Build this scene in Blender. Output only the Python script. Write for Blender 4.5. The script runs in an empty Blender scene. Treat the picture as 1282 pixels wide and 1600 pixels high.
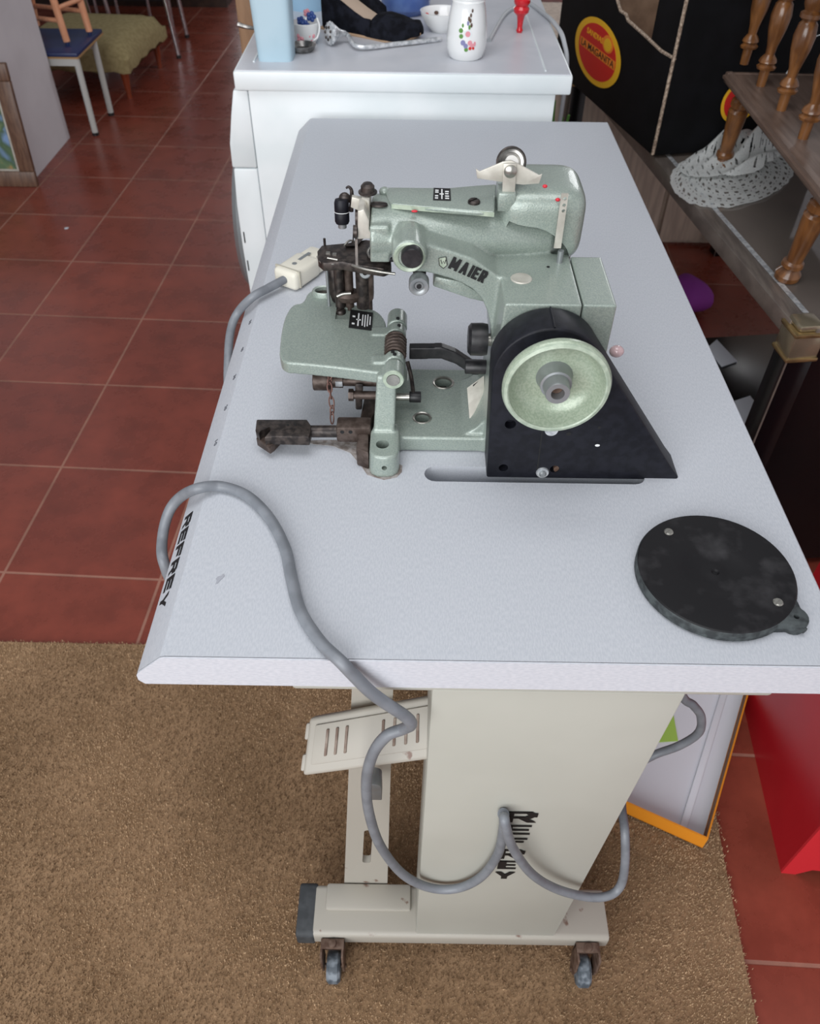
import bpy, bmesh, math, random
import numpy as np
from mathutils import Vector, Matrix
random.seed(7); rng = np.random.default_rng(7)
C = bpy.context.scene.collection
PI = math.pi
TT = 0.75                                   # height of the machine table's top

# ---------------------------------------------------------------- camera
CAMP = Vector((0.1969, -0.3569, 1.2759)); FPX = 1239.6
yaw, pitch, roll = -0.0016, 0.7878, 0.0136
cy, sy, cp, sp = math.cos(yaw), math.sin(yaw), math.cos(pitch), math.sin(pitch)
FWD = Vector((sy*cp, cy*cp, -sp)); R0 = Vector((cy, -sy, 0)); U0 = R0.cross(FWD)
RGT = R0*math.cos(roll) + U0*math.sin(roll); UPV = U0*math.cos(roll) - R0*math.sin(roll)
cam = bpy.data.cameras.new('camera'); camo = bpy.data.objects.new('camera', cam); C.objects.link(camo)
camo.matrix_world = Matrix(((RGT.x, UPV.x, -FWD.x, CAMP.x), (RGT.y, UPV.y, -FWD.y, CAMP.y), (RGT.z, UPV.z, -FWD.z, CAMP.z), (0, 0, 0, 1)))
cam.sensor_fit = 'HORIZONTAL'; cam.sensor_width = 36; cam.lens = 36*FPX/1282; cam.clip_start = 0.02
cam.dof.use_dof = True; cam.dof.focus_distance = 0.78; cam.dof.aperture_fstop = 14
bpy.context.scene.camera = camo

def at(u, v, x=None, y=None, z=None):
    """point of the photograph's sight line on a known plane of the room (metres)"""
    d = FWD + RGT*((u-641)/FPX) - UPV*((v-800)/FPX)
    if z is not None: t = (z-CAMP.z)/d.z
    elif y is not None: t = (y-CAMP.y)/d.y
    else: t = (x-CAMP.x)/d.x
    return CAMP + d*t

# ---------------------------------------------------------------- world, lights, exposure
W = bpy.data.worlds.new('World'); bpy.context.scene.world = W; W.use_nodes = True
W.node_tree.nodes['Background'].inputs[0].default_value = (0.92, 0.95, 1.0, 1)
W.node_tree.nodes['Background'].inputs[1].default_value = 0.30

def area(name, loc, target, sx, sz, power, col):
    l = bpy.data.lights.new(name, 'AREA'); l.shape = 'RECTANGLE'; l.size = sx; l.size_y = sz; l.energy = power; l.color = col
    o = bpy.data.objects.new(name, l); C.objects.link(o); o.location = loc
    o.rotation_euler = (Vector(target)-Vector(loc)).to_track_quat('-Z', 'Y').to_euler(); return o
area('shop_window_daylight', (-0.9, -2.3, 1.75), (0.0, 0.6, 0.6), 3.0, 2.2, 120, (0.97, 0.985, 1.0))
area('overhead_fill', (0.0, 0.1, 2.75), (0.0, 0.35, 0), 1.6, 1.2, 24, (0.98, 0.98, 1.0))  # added overhead lamp that lifts the tabletop; no known fixture
area('side_fill', (2.1, 4.3, 2.0), (-1.3, 3.0, 0.7), 1.4, 1.2, 30, (0.97, 0.98, 1.0))  # added lamp that brightens the left pillar; no window in this wall
area('back_door_daylight', (-1.2, 8.4, 1.4), (-1.0, 3.0, 0.4), 1.0, 2.0, 30, (0.92, 0.97, 1.0))
sc = bpy.context.scene
sc.view_settings.view_transform = 'Standard'; sc.view_settings.look = 'None'
sc.view_settings.gamma = 1; sc.view_settings.use_curve_mapping = False; sc.view_settings.exposure = -0.12

# ---------------------------------------------------------------- materials
def lin(c):
    c = [x/255 for x in c]
    return tuple((x/12.92 if x <= .04045 else ((x+.055)/1.055)**2.4) for x in c) + (1,)

def mat(name, rgb, rough=.5, metal=0, rgb2=None, nscale=40, detail=3, bump=0, bscale=None, lo=.4, hi=.6, spec=.5, coat=0, stretch=None, alpha=1):
    m = bpy.data.materials.new(name); m.use_nodes = True; nt = m.node_tree; N = nt.nodes; L = nt.links
    b = N['Principled BSDF']; b.inputs['Base Color'].default_value = lin(rgb)
    b.inputs['Roughness'].default_value = rough; b.inputs['Metallic'].default_value = metal
    b.inputs['Specular IOR Level'].default_value = spec; b.inputs['Coat Weight'].default_value = coat
    tc = N.new('ShaderNodeTexCoord'); vec = tc.outputs['Object']
    if stretch:
        mp = N.new('ShaderNodeMapping'); mp.inputs['Scale'].default_value = stretch; L.new(vec, mp.inputs['Vector']); vec = mp.outputs['Vector']
    if rgb2:
        n = N.new('ShaderNodeTexNoise'); n.inputs['Scale'].default_value = nscale; n.inputs['Detail'].default_value = detail; L.new(vec, n.inputs['Vector'])
        r = N.new('ShaderNodeMapRange'); r.inputs[1].default_value = lo; r.inputs[2].default_value = hi; L.new(n.outputs['Fac'], r.inputs[0])
        x = N.new('ShaderNodeMix'); x.data_type = 'RGBA'; x.inputs['A'].default_value = lin(rgb); x.inputs['B'].default_value = lin(rgb2)
        L.new(r.outputs[0], x.inputs['Factor']); L.new(x.outputs['Result'], b.inputs['Base Color'])
    if bump:
        n2 = N.new('ShaderNodeTexNoise'); n2.inputs['Scale'].default_value = bscale or nscale; n2.inputs['Detail'].default_value = 3; L.new(vec, n2.inputs['Vector'])
        bp = N.new('ShaderNodeBump'); bp.inputs['Strength'].default_value = bump; bp.inputs['Distance'].default_value = .002
        L.new(n2.outputs['Fac'], bp.inputs['Height']); L.new(bp.outputs['Normal'], b.inputs['Normal'])
    return m

M = {}
M['laminate'] = mat('grey_white_laminate', (188, 191, 197), .5, rgb2=(178, 182, 189), nscale=900, detail=2, stretch=(1, .25, 1), bump=.06, bscale=700)
M['laminate_edge'] = mat('pale_edge_laminate', (205, 207, 214), .5, rgb2=(194, 197, 205), nscale=700, stretch=(.3, 1, 1))
M['cream'] = mat('cream_grey_enamel', (178, 178, 169), .42, rgb2=(173, 173, 164), nscale=6)
M['cream_worn'] = mat('worn_cream_enamel', (168, 163, 153), .5, rgb2=(120, 96, 84), nscale=38, detail=5, lo=.69, hi=.73)
M['rib_worn'] = mat('worn_brown_rib_edges', (146, 132, 120), .6, rgb2=(112, 92, 80), nscale=60)
M['rubber'] = mat('blue_black_rubber', (54, 57, 60), .7, rgb2=(68, 71, 74), nscale=60)
M['rust'] = mat('rusty_steel', (112, 92, 80), .6, .3, rgb2=(82, 60, 48), nscale=90)
M['castor'] = mat('worn_grey_castor_tread', (128, 136, 144), .6, rgb2=(72, 80, 88), nscale=80)
M['green'] = mat('green_hammered_enamel', (154, 164, 155), .32, .2, rgb2=(136, 148, 141), nscale=700, detail=2, lo=.35, hi=.65, bump=.16, bscale=800, coat=.3)
M['green_pale'] = mat('pale_green_highlight', (176, 188, 170), .35, .1, rgb2=(158, 172, 154), nscale=150)
M['green_wheel'] = mat('worn_green_wheel_enamel', (164, 176, 156), .34, .15, rgb2=(148, 162, 142), nscale=500, detail=2, bump=.12, bscale=700, coat=.3)
M['guard'] = mat('black_moulded_plastic', (16, 17, 24), .5, rgb2=(24, 25, 33), nscale=120, bump=.05, spec=.3)
M['black'] = mat('black_painted_metal', (22, 22, 25), .4, rgb2=(40, 38, 40), nscale=120)
M['dark'] = mat('oily_dark_steel', (78, 70, 66), .42, .5, rgb2=(46, 41, 40), nscale=160)
M['brown_steel'] = mat('browned_steel', (92, 80, 74), .5, .5, rgb2=(66, 54, 48), nscale=120)
M['steel'] = mat('bright_steel', (182, 180, 172), .3, .85, rgb2=(160, 158, 152), nscale=90)
M['cream_steel'] = mat('cream_tinted_steel', (200, 197, 187), .4, .35, rgb2=(182, 178, 168), nscale=60)
M['grey_alu'] = mat('grey_turned_aluminium', (150, 154, 156), .38, .6)
M['red_dot'] = mat('red_paint', (196, 36, 52), .5)
M['ink'] = mat('black_ink', (14, 14, 16), .6)
M['scale_ink'] = mat('faded_grey_ink', (96, 98, 104), .7)
M['white_ink'] = mat('white_ink', (222, 224, 224), .6)
M['cord'] = mat('grey_cable_sheath', (124, 128, 134), .45, rgb2=(112, 116, 122), nscale=50)
M['plug'] = mat('ivory_plug_plastic', (216, 212, 198), .4)
M['disc'] = mat('dusty_black_disc', (15, 14, 17), .55, rgb2=(50, 49, 51), nscale=38, detail=6, lo=.54, hi=.78, bump=.1, spec=.3)
M['disc_side'] = mat('chalky_disc_rim', (38, 42, 44), .7, rgb2=(66, 72, 73), nscale=120, detail=5)
M['white'] = mat('white_enamel', (226, 232, 234), .35, rgb2=(218, 226, 228), nscale=8)
M['white_top'] = mat('white_lid_laminate', (206, 208, 214), .35, rgb2=(196, 199, 206), nscale=10)
M['wall'] = mat('grey_white_plaster', (218, 216, 220), .8, rgb2=(211, 209, 213), nscale=5)
M['blue_plastic'] = mat('pale_blue_plastic', (176, 200, 212), .45, rgb2=(168, 194, 207), nscale=12)
M['suede'] = mat('black_suede', (16, 17, 22), .95, rgb2=(28, 30, 38), nscale=60, spec=.1)
M['insole'] = mat('beige_leather', (206, 184, 164), .55)
M['sole'] = mat('tan_sole', (176, 146, 118), .55)
M['porcelain'] = mat('white_porcelain', (232, 234, 234), .12, coat=.5)
M['silver'] = mat('tarnished_silver', (172, 170, 166), .28, .9, rgb2=(110, 108, 106), nscale=70)
M['pale_silver'] = mat('pale_silver_metal', (222, 224, 226), .35, .5, rgb2=(176, 180, 184), nscale=120)
M['red_gloss'] = mat('glossy_red_lacquer', (206, 22, 36), .2, coat=.5)
M['pink'] = mat('pink_glaze', (222, 150, 160), .3); M['blue'] = mat('blue_glaze', (44, 74, 140), .3)
M['blue_jar'] = mat('blue_glass_jar', (92, 118, 172), .2, rgb2=(74, 98, 156), nscale=20)
M['leaf'] = mat('leaf_green', (92, 142, 66), .5); M['violet'] = mat('muted_violet', (128, 128, 172), .5)
M['white_cable'] = mat('pale_grey_flex', (176, 180, 184), .5)
M['cardblack'] = mat('black_printed_cardboard', (9, 9, 11), .6, rgb2=(13, 13, 16), nscale=20, spec=.15)
M['card'] = mat('brown_corrugated_card', (150, 122, 100), .8, rgb2=(132, 106, 86), nscale=30)
M['card_edge'] = mat('torn_card_edge', (176, 158, 140), .9, rgb2=(120, 102, 88), nscale=220)
M['yellow'] = mat('yellow_print', (236, 182, 34), .45); M['redprint'] = mat('red_print', (206, 34, 28), .45)
M['orange'] = mat('orange_print', (236, 132, 40), .5)
M['wood'] = mat('honey_brown_turned_wood', (128, 84, 46), .28, rgb2=(96, 60, 32), nscale=26, detail=5, stretch=(3, 3, .5), coat=.3)
M['shelfwood'] = mat('dusty_brown_wood', (116, 98, 88), .4, rgb2=(98, 80, 70), nscale=22, detail=5, stretch=(4, .4, 1))
M['brass'] = mat('aged_brass', (186, 160, 112), .28, .8, rgb2=(150, 128, 92), nscale=30)
M['pewter'] = mat('brown_grey_brushed_frame', (142, 132, 124), .35, .55, rgb2=(122, 112, 106), nscale=30, stretch=(4, .5, 1))
M['lacquer'] = mat('black_lacquer', (12, 12, 14), .22)
M['glass'] = mat('smoked_glass', (104, 96, 90), .06, rgb2=(96, 88, 84), nscale=4)
M['lace'] = mat('white_crochet_cotton', (240, 242, 240), .9, rgb2=(228, 231, 230), nscale=300)
M['redbox'] = mat('red_gloss_board', (176, 20, 34), .35, rgb2=(166, 16, 30), nscale=5)
M['traywhite'] = mat('white_paper_lining', (222, 224, 232), .6); M['trayorange'] = mat('orange_card', (226, 142, 34), .55)
M['traybrown'] = mat('brown_card_inside', (122, 80, 46), .7); M['greenpaper'] = mat('lime_green_paper', (168, 206, 92), .7)
M['bluevinyl'] = mat('dark_blue_vinyl', (34, 50, 96), .4); M['greymetal'] = mat('grey_painted_tube', (190, 192, 188), .4)
M['pine'] = mat('salmon_pine', (236, 172, 134), .45, rgb2=(222, 156, 118), nscale=40, stretch=(3, 3, .4))
M['edgewood'] = mat('pale_ply_edge', (176, 140, 96), .6)
M['khaki'] = mat('khaki_velvet', (158, 144, 106), .9, rgb2=(144, 130, 94), nscale=60, spec=.1)
M['redwood'] = mat('red_brown_wood', (128, 56, 30), .3); M['chrome'] = mat('chrome_tube', (206, 206, 210), .12, 1)
M['darkwood'] = mat('dark_brown_wood', (62, 42, 32), .4, rgb2=(46, 30, 24), nscale=20)
M['framewood'] = mat('brown_picture_frame', (112, 84, 66), .45, rgb2=(92, 66, 52), nscale=30, stretch=(4, 4, .5))
M['beigewood'] = mat('washed_beige_wood', (206, 188, 172), .5, rgb2=(184, 166, 152), nscale=14, detail=5, stretch=(5, 5, .5))
M['cap'] = mat('gilt_cap_metal', (176, 166, 142), .25, .75, rgb2=(150, 140, 118), nscale=12)
M['purple'] = mat('purple_cloth', (136, 50, 146), .8); M['paper'] = mat('white_paper', (204, 208, 216), .7)
M['crust'] = mat('oily_lint_dirt', (158, 153, 150), .9, rgb2=(122, 112, 106), nscale=160)

def tile_mat():
    m = bpy.data.materials.new('terracotta_tiles'); m.use_nodes = True; nt = m.node_tree; N = nt.nodes; L = nt.links; b = N['Principled BSDF']
    tc = N.new('ShaderNodeTexCoord'); mp = N.new('ShaderNodeMapping'); mp.vector_type = 'TEXTURE'
    mp.inputs['Location'].default_value = (-0.9832, 0.7307, 0); mp.inputs['Rotation'].default_value = (0, 0, -0.0422)
    L.new(tc.outputs['Object'], mp.inputs['Vector'])
    add = N.new('ShaderNodeVectorMath'); add.inputs[1].default_value = (33.0, 33.0, 0); L.new(mp.outputs[0], add.inputs[0])
    br = N.new('ShaderNodeTexBrick'); br.offset = 0; br.squash = 1
    br.inputs['Scale'].default_value = 1; br.inputs['Brick Width'].default_value = .33; br.inputs['Row Height'].default_value = .33
    br.inputs['Mortar Size'].default_value = .0036; br.inputs['Mortar Smooth'].default_value = .4; br.inputs['Bias'].default_value = 0
    br.inputs['Color1'].default_value = lin((121, 56, 43)); br.inputs['Color2'].default_value = lin((134, 64, 49)); br.inputs['Mortar'].default_value = lin((152, 106, 90))
    L.new(add.outputs[0], br.inputs['Vector'])
    n = N.new('ShaderNodeTexNoise'); n.inputs['Scale'].default_value = 9; n.inputs['Detail'].default_value = 6; n.inputs['Roughness'].default_value = .65; L.new(tc.outputs['Object'], n.inputs['Vector'])
    r = N.new('ShaderNodeMapRange'); r.inputs[1].default_value = .3; r.inputs[2].default_value = .7; r.inputs[3].default_value = .72; r.inputs[4].default_value = 1.18; L.new(n.outputs['Fac'], r.inputs[0])
    mx = N.new('ShaderNodeMix'); mx.data_type = 'RGBA'; mx.blend_type = 'MULTIPLY'; mx.inputs['Factor'].default_value = 1
    cmb = N.new('ShaderNodeCombineColor'); [L.new(r.outputs[0], cmb.inputs[i]) for i in range(3)]
    L.new(br.outputs['Color'], mx.inputs['A']); L.new(cmb.outputs[0], mx.inputs['B']); L.new(mx.outputs['Result'], b.inputs['Base Color'])
    r2 = N.new('ShaderNodeMapRange'); r2.inputs[3].default_value = .2; r2.inputs[4].default_value = .36; L.new(n.outputs['Fac'], r2.inputs[0])
    ad = N.new('ShaderNodeMath'); ad.operation = 'MULTIPLY_ADD'; ad.inputs[1].default_value = .4; L.new(br.outputs['Fac'], ad.inputs[0]); L.new(r2.outputs[0], ad.inputs[2]); L.new(ad.outputs[0], b.inputs['Roughness'])
    bp = N.new('ShaderNodeBump'); bp.inputs['Strength'].default_value = .35; bp.inputs['Distance'].default_value = .002; bp.invert = True
    L.new(br.outputs['Fac'], bp.inputs['Height']); L.new(bp.outputs[0], b.inputs['Normal'])
    return m
M['tiles'] = tile_mat()
M['carpet'] = mat('brown_carpet', (152, 124, 96), .95, rgb2=(134, 108, 82), nscale=7, detail=8, bump=.8, bscale=260, spec=.05)

def pile_mat():
    m = bpy.data.materials.new('brown_carpet_pile'); m.use_nodes = True; nt = m.node_tree; N = nt.nodes; L = nt.links; b = N['Principled BSDF']
    b.inputs['Roughness'].default_value = .95; b.inputs['Specular IOR Level'].default_value = .05
    tc = N.new('ShaderNodeTexCoord')
    n = N.new('ShaderNodeTexNoise'); n.inputs['Scale'].default_value = 3.5; n.inputs['Detail'].default_value = 2; L.new(tc.outputs['Object'], n.inputs['Vector'])
    n2 = N.new('ShaderNodeTexNoise'); n2.inputs['Scale'].default_value = 190; n2.inputs['Detail'].default_value = 2; L.new(tc.outputs['Object'], n2.inputs['Vector'])
    a = N.new('ShaderNodeMath'); a.operation = 'ADD'; L.new(n.outputs['Fac'], a.inputs[0]); L.new(n2.outputs['Fac'], a.inputs[1])
    cr = N.new('ShaderNodeValToRGB'); cr.color_ramp.elements[0].position = .40; cr.color_ramp.elements[0].color = lin((118, 93, 70)); cr.color_ramp.elements[1].position = .60; cr.color_ramp.elements[1].color = lin((204, 174, 140))
    h = N.new('ShaderNodeMath'); h.operation = 'MULTIPLY'; h.inputs[1].default_value = .5; L.new(a.outputs[0], h.inputs[0]); L.new(h.outputs[0], cr.inputs[0]); L.new(cr.outputs[0], b.inputs['Base Color'])
    return m
M['pile'] = pile_mat()

def painting_mat():
    m = bpy.data.materials.new('loose_landscape_paint'); m.use_nodes = True; nt = m.node_tree; N = nt.nodes; L = nt.links; b = N['Principled BSDF']; b.inputs['Roughness'].default_value = .5
    tc = N.new('ShaderNodeTexCoord'); n = N.new('ShaderNodeTexNoise'); n.inputs['Scale'].default_value = 7; n.inputs['Detail'].default_value = 3; n.inputs['Distortion'].default_value = 1.5; L.new(tc.outputs['Object'], n.inputs['Vector'])
    cr = N.new('ShaderNodeValToRGB'); el = cr.color_ramp.elements; el[0].position = .3; el[0].color = lin((120, 150, 190)); el[1].position = .75; el[1].color = lin((204, 176, 134))
    for p_, c_ in ((.42, (70, 96, 70)), (.52, (96, 120, 84)), (.6, (190, 140, 84))):
        e = el.new(p_); e.color = lin(c_)
    L.new(n.outputs['Fac'], cr.inputs[0]); L.new(cr.outputs[0], b.inputs['Base Color']); return m
M['painting'] = painting_mat()

# ---------------------------------------------------------------- mesh helpers
def BM(): return bmesh.new()
def xf(bm, verts, mtx): bmesh.ops.transform(bm, matrix=mtx, verts=verts)
def box(bm, x0, x1, y0, y1, z0, z1, mtx=None):
    r = bmesh.ops.create_cube(bm, size=1); v = r['verts']
    xf(bm, v, Matrix.Translation(((x0+x1)/2, (y0+y1)/2, (z0+z1)/2)) @ Matrix.Diagonal((x1-x0, y1-y0, z1-z0, 1)))
    if mtx: xf(bm, v, mtx)
    return v
def hexa(bm, lo, hi):
    n = len(lo); a = [bm.verts.new(p) for p in lo]; b = [bm.verts.new(p) for p in hi]
    bm.faces.new(a[::-1]); bm.faces.new(b)
    for i in range(n): bm.faces.new((a[i], a[(i+1) % n], b[(i+1) % n], b[i]))
    bmesh.ops.recalc_face_normals(bm, faces=bm.faces); return a+b
def frame_to(d):
    d = Vector(d).normalized(); return d.to_track_quat('Z', 'Y').to_matrix().to_4x4()
def cyl(bm, p0, p1, r0, r1=None, seg=32, caps=True):
    p0, p1 = Vector(p0), Vector(p1); r1 = r0 if r1 is None else r1; d = p1-p0
    r = bmesh.ops.create_cone(bm, cap_ends=caps, cap_tris=False, segments=seg, radius1=r0, radius2=r1, depth=d.length)
    xf(bm, r['verts'], Matrix.Translation((p0+p1)/2) @ frame_to(d)); return r['verts']
def ball(bm, c, r, s=(1, 1, 1), seg=24):
    q = bmesh.ops.create_uvsphere(bm, u_segments=seg, v_segments=seg//2, radius=r)
    xf(bm, q['verts'], Matrix.Translation(c) @ Matrix.Diagonal((*s, 1))); return q['verts']
def lathe(bm, prof, base=(0, 0, 0), axis=(0, 0, 1), seg=48, sxy=(1, 1)):
    rings = []
    T = Matrix.Translation(base) @ frame_to(axis)
    for (r, h) in prof:
        if r < 1e-6: rings.append([bm.verts.new(T @ Vector((0, 0, h)))])
        else: rings.append([bm.verts.new(T @ Vector((sxy[0]*r*math.cos(2*PI*k/seg), sxy[1]*r*math.sin(2*PI*k/seg), h))) for k in range(seg)])
    for a, b in zip(rings, rings[1:]):
        if len(a) == 1 and len(b) == 1: continue
        for k in range(seg):
            k2 = (k+1) % seg
            if len(a) == 1: bm.faces.new((a[0], b[k], b[k2]))
            elif len(b) == 1: bm.faces.new((a[k], a[k2], b[0]))
            else: bm.faces.new((a[k], a[k2], b[k2], b[k]))
    bmesh.ops.recalc_face_normals(bm, faces=bm.faces)
def prism(bm, pts, d):
    """closed outline of 3-D points swept by vector d"""
    d = Vector(d); return hexa(bm, [Vector(p) for p in pts], [Vector(p)+d for p in pts])
def smooth_path(P, n=10):
    P = [Vector(p) for p in P]; Q = [2*P[0]-P[1]] + P + [2*P[-1]-P[-2]]; out = []
    for i in range(1, len(Q)-2):
        a, b, c, d = Q[i-1:i+3]
        for k in range(n):
            t = k/n; out.append(.5*((2*b)+(c-a)*t+(2*a-5*b+4*c-d)*t*t+(3*b-a-3*c+d)*t**3))
    out.append(P[-1]); return out
def tube(bm, P, r, n=10, seg=12, smooth=True, closed=False):
    P = smooth_path(P, n) if smooth else [Vector(p) for p in P]
    nrm = None; rings = []
    for i, p in enumerate(P):
        t = (P[min(i+1, len(P)-1)]-P[max(i-1, 0)]).normalized()
        if closed: t = (P[(i+1) % len(P)]-P[i-1]).normalized()
        if nrm is None: nrm = t.orthogonal().normalized()
        nrm = (nrm - t*nrm.dot(t)).normalized(); bi = t.cross(nrm)
        rr = r(i/(len(P)-1)) if callable(r) else r
        rings.append([bm.verts.new(p+(nrm*math.cos(2*PI*k/seg)+bi*math.sin(2*PI*k/seg))*rr) for k in range(seg)])
    pairs = list(zip(rings, rings[1:])) + ([(rings[-1], rings[0])] if closed else [])
    for a, b in pairs:
        for k in range(seg): bm.faces.new((a[k], a[(k+1) % seg], b[(k+1) % seg], b[k]))
    if not closed: bm.faces.new(rings[0][::-1]); bm.faces.new(rings[-1])
    bmesh.ops.recalc_face_normals(bm, faces=bm.faces)

def chaikin(P, n=2, f=.25):
    P = [Vector(p) for p in P]
    for _ in range(n):
        Q = []
        for i in range(len(P)):
            a, b = P[i], P[(i+1) % len(P)]; Q += [a*(1-f)+b*f, a*f+b*(1-f)]
        P = Q
    return P
def superell(bm, c, h, e=.5, nu=56, nv=28):
    pw = lambda x: math.copysign(abs(x)**e, x)
    rings = []
    for j in range(1, nv):
        ph = -PI/2+PI*j/nv
        rings.append([bm.verts.new((c[0]+h[0]*pw(math.cos(ph))*pw(math.cos(2*PI*i/nu)), c[1]+h[1]*pw(math.cos(ph))*pw(math.sin(2*PI*i/nu)), c[2]+h[2]*pw(math.sin(ph)))) for i in range(nu)])
    t = bm.verts.new((c[0], c[1], c[2]+h[2])); b = bm.verts.new((c[0], c[1], c[2]-h[2]))
    for A, B in zip(rings, rings[1:]):
        for i in range(nu): bm.faces.new((A[i], A[(i+1) % nu], B[(i+1) % nu], B[i]))
    for i in range(nu): bm.faces.new((rings[0][(i+1) % nu], rings[0][i], b)); bm.faces.new((rings[-1][i], rings[-1][(i+1) % nu], t))
    bmesh.ops.recalc_face_normals(bm, faces=bm.faces)
def sharpen(me, ang):
    for p in me.polygons: p.use_smooth = True
    me.set_sharp_from_angle(angle=math.radians(ang))
def bake(o):
    dg = bpy.context.evaluated_depsgraph_get(); dg.update(); me = bpy.data.meshes.new_from_object(o.evaluated_get(dg))
    old = o.data; o.modifiers.clear(); o.data = me; bpy.data.meshes.remove(old)
ORG = {}
def obj(name, bm, m, parent=None, bevel=0, seg=2, ang=35, remesh=0, smooth=6, cut=None, local=False, label=None):
    """link a bmesh as ONE mesh object; world coordinates unless local"""
    if parent is not None: org = ORG[parent.name]
    elif local: org = Vector((0, 0, 0))
    else:
        vs = [v.co for v in bm.verts]; f = lambda i, g: g(v[i] for v in vs)
        org = Vector(((f(0, min)+f(0, max))/2, (f(1, min)+f(1, max))/2, f(2, min)))
    if not local: bmesh.ops.translate(bm, verts=bm.verts, vec=-org)
    me = bpy.data.meshes.new(name); bm.to_mesh(me); bm.free(); o = bpy.data.objects.new(name, me); C.objects.link(o)
    if m: me.materials.append(M[m] if isinstance(m, str) else m)
    if parent is not None: o.parent = parent
    elif not local: o.location = org
    ORG[o.name] = org
    if remesh:
        a = o.modifiers.new('r', 'REMESH'); a.mode = 'VOXEL'; a.voxel_size = remesh
        b = o.modifiers.new('s', 'SMOOTH'); b.iterations = smooth; b.factor = .5; bake(o)
        o.data.materials.clear(); o.data.materials.append(M[m] if isinstance(m, str) else m)
    if bevel:
        a = o.modifiers.new('b', 'BEVEL'); a.width = bevel; a.segments = seg; a.limit_method = 'ANGLE'; a.angle_limit = math.radians(30); bake(o)
    if cut is not None:
        bmesh.ops.translate(cut, verts=cut.verts, vec=-org) if not local else None
        cm = bpy.data.meshes.new('c'); cut.to_mesh(cm); cut.free(); co = bpy.data.objects.new('c', cm); C.objects.link(co)
        co.parent = parent
        if parent is None and not local: co.location = org
        a = o.modifiers.new('x', 'BOOLEAN'); a.operation = 'DIFFERENCE'; a.object = co; a.solver = 'EXACT'; bake(o)
        bpy.data.objects.remove(co); bpy.data.meshes.remove(cm)
        if not o.data.materials: o.data.materials.append(M[m])
    sharpen(o.data, ang)
    if label: o['label'] = label
    return o
def tag(o, label, cat, group=None):
    o['label'] = label; o['category'] = cat
    if group: o['group'] = group
    return o
def thing(name, label, cat, loc, group=None):
    o = bpy.data.objects.new(name, None); o.empty_display_size = .05; C.objects.link(o); o.location = loc; ORG[o.name] = Vector(loc)
    return tag(o, label, cat, group)
def struct(o): o['kind'] = 'structure'; return o
def copy_tree(o, parent=None):
    c = o.copy(); C.objects.link(c)
    if parent is not None: c.parent = parent
    ORG[c.name] = ORG.get(o.name, Vector())
    for ch in list(o.children): copy_tree(ch, c)
    return c
def text(name, s, m, parent, origin, xdir, ydir, width, height, off=.0, depth=.0006, label=None, shear=0):
    cu = bpy.data.curves.new('t', 'FONT'); cu.body = s; cu.size = 1; cu.offset = off; cu.extrude = .5; cu.shear = shear
    to = bpy.data.objects.new('t', cu); C.objects.link(to)
    dg = bpy.context.evaluated_depsgraph_get(); dg.update(); me = bpy.data.meshes.new_from_object(to.evaluated_get(dg)); bpy.data.objects.remove(to)
    co = np.zeros(len(me.vertices)*3); me.vertices.foreach_get('co', co); co = co.reshape(-1, 3)
    mn, mx = co.min(0), co.max(0); u = (co-mn)/np.maximum(mx-mn, 1e-9)
    xd, yd = Vector(xdir).normalized(), Vector(ydir).normalized(); zd = xd.cross(yd).normalized()
    org = Vector(origin)-ORG[parent.name]
    new = np.array(org)[None]+u[:, :1]*width*np.array(xd)+u[:, 1:2]*height*np.array(yd)+(u[:, 2:]-.2)*depth*np.array(zd)
    me.vertices.foreach_set('co', new.reshape(-1)); me.update(); me.name = name
    o = bpy.data.objects.new(name, me); C.objects.link(o); me.materials.clear(); me.materials.append(M[m]); o.parent = parent
    ORG[o.name] = ORG[parent.name]
    if label: o['label'] = label
    return o
GLY = {'M': [((0, 0), (0, 1)), ((0, 1), (.5, .2)), ((.5, .2), (1, 1)), ((1, 1), (1, 0))], 'A': [((0, 0), (.5, 1)), ((.5, 1), (1, 0)), ((.2, .3), (.8, .3))], 'I': [((.5, 0), (.5, 1))],
       'E': [((0, 0), (0, 1)), ((0, 0), (1, 0)), ((0, .5), (.9, .5)), ((0, 1), (1, 1))], 'R': [((0, 0), (0, 1)), ((0, 1), (.75, 1)), ((.75, 1), (1, .85)), ((1, .85), (1, .62)), ((1, .62), (.75, .45)), ((.75, .45), (0, .45)), ((.45, .45), (1, 0))],
       'F': [((0, 0), (0, 1)), ((0, .5), (.85, .5)), ((0, 1), (1, 1))], 'Y': [((0, 1), (.5, .45)), ((1, 1), (.5, .45)), ((.5, .45), (.5, 0))]}
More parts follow.
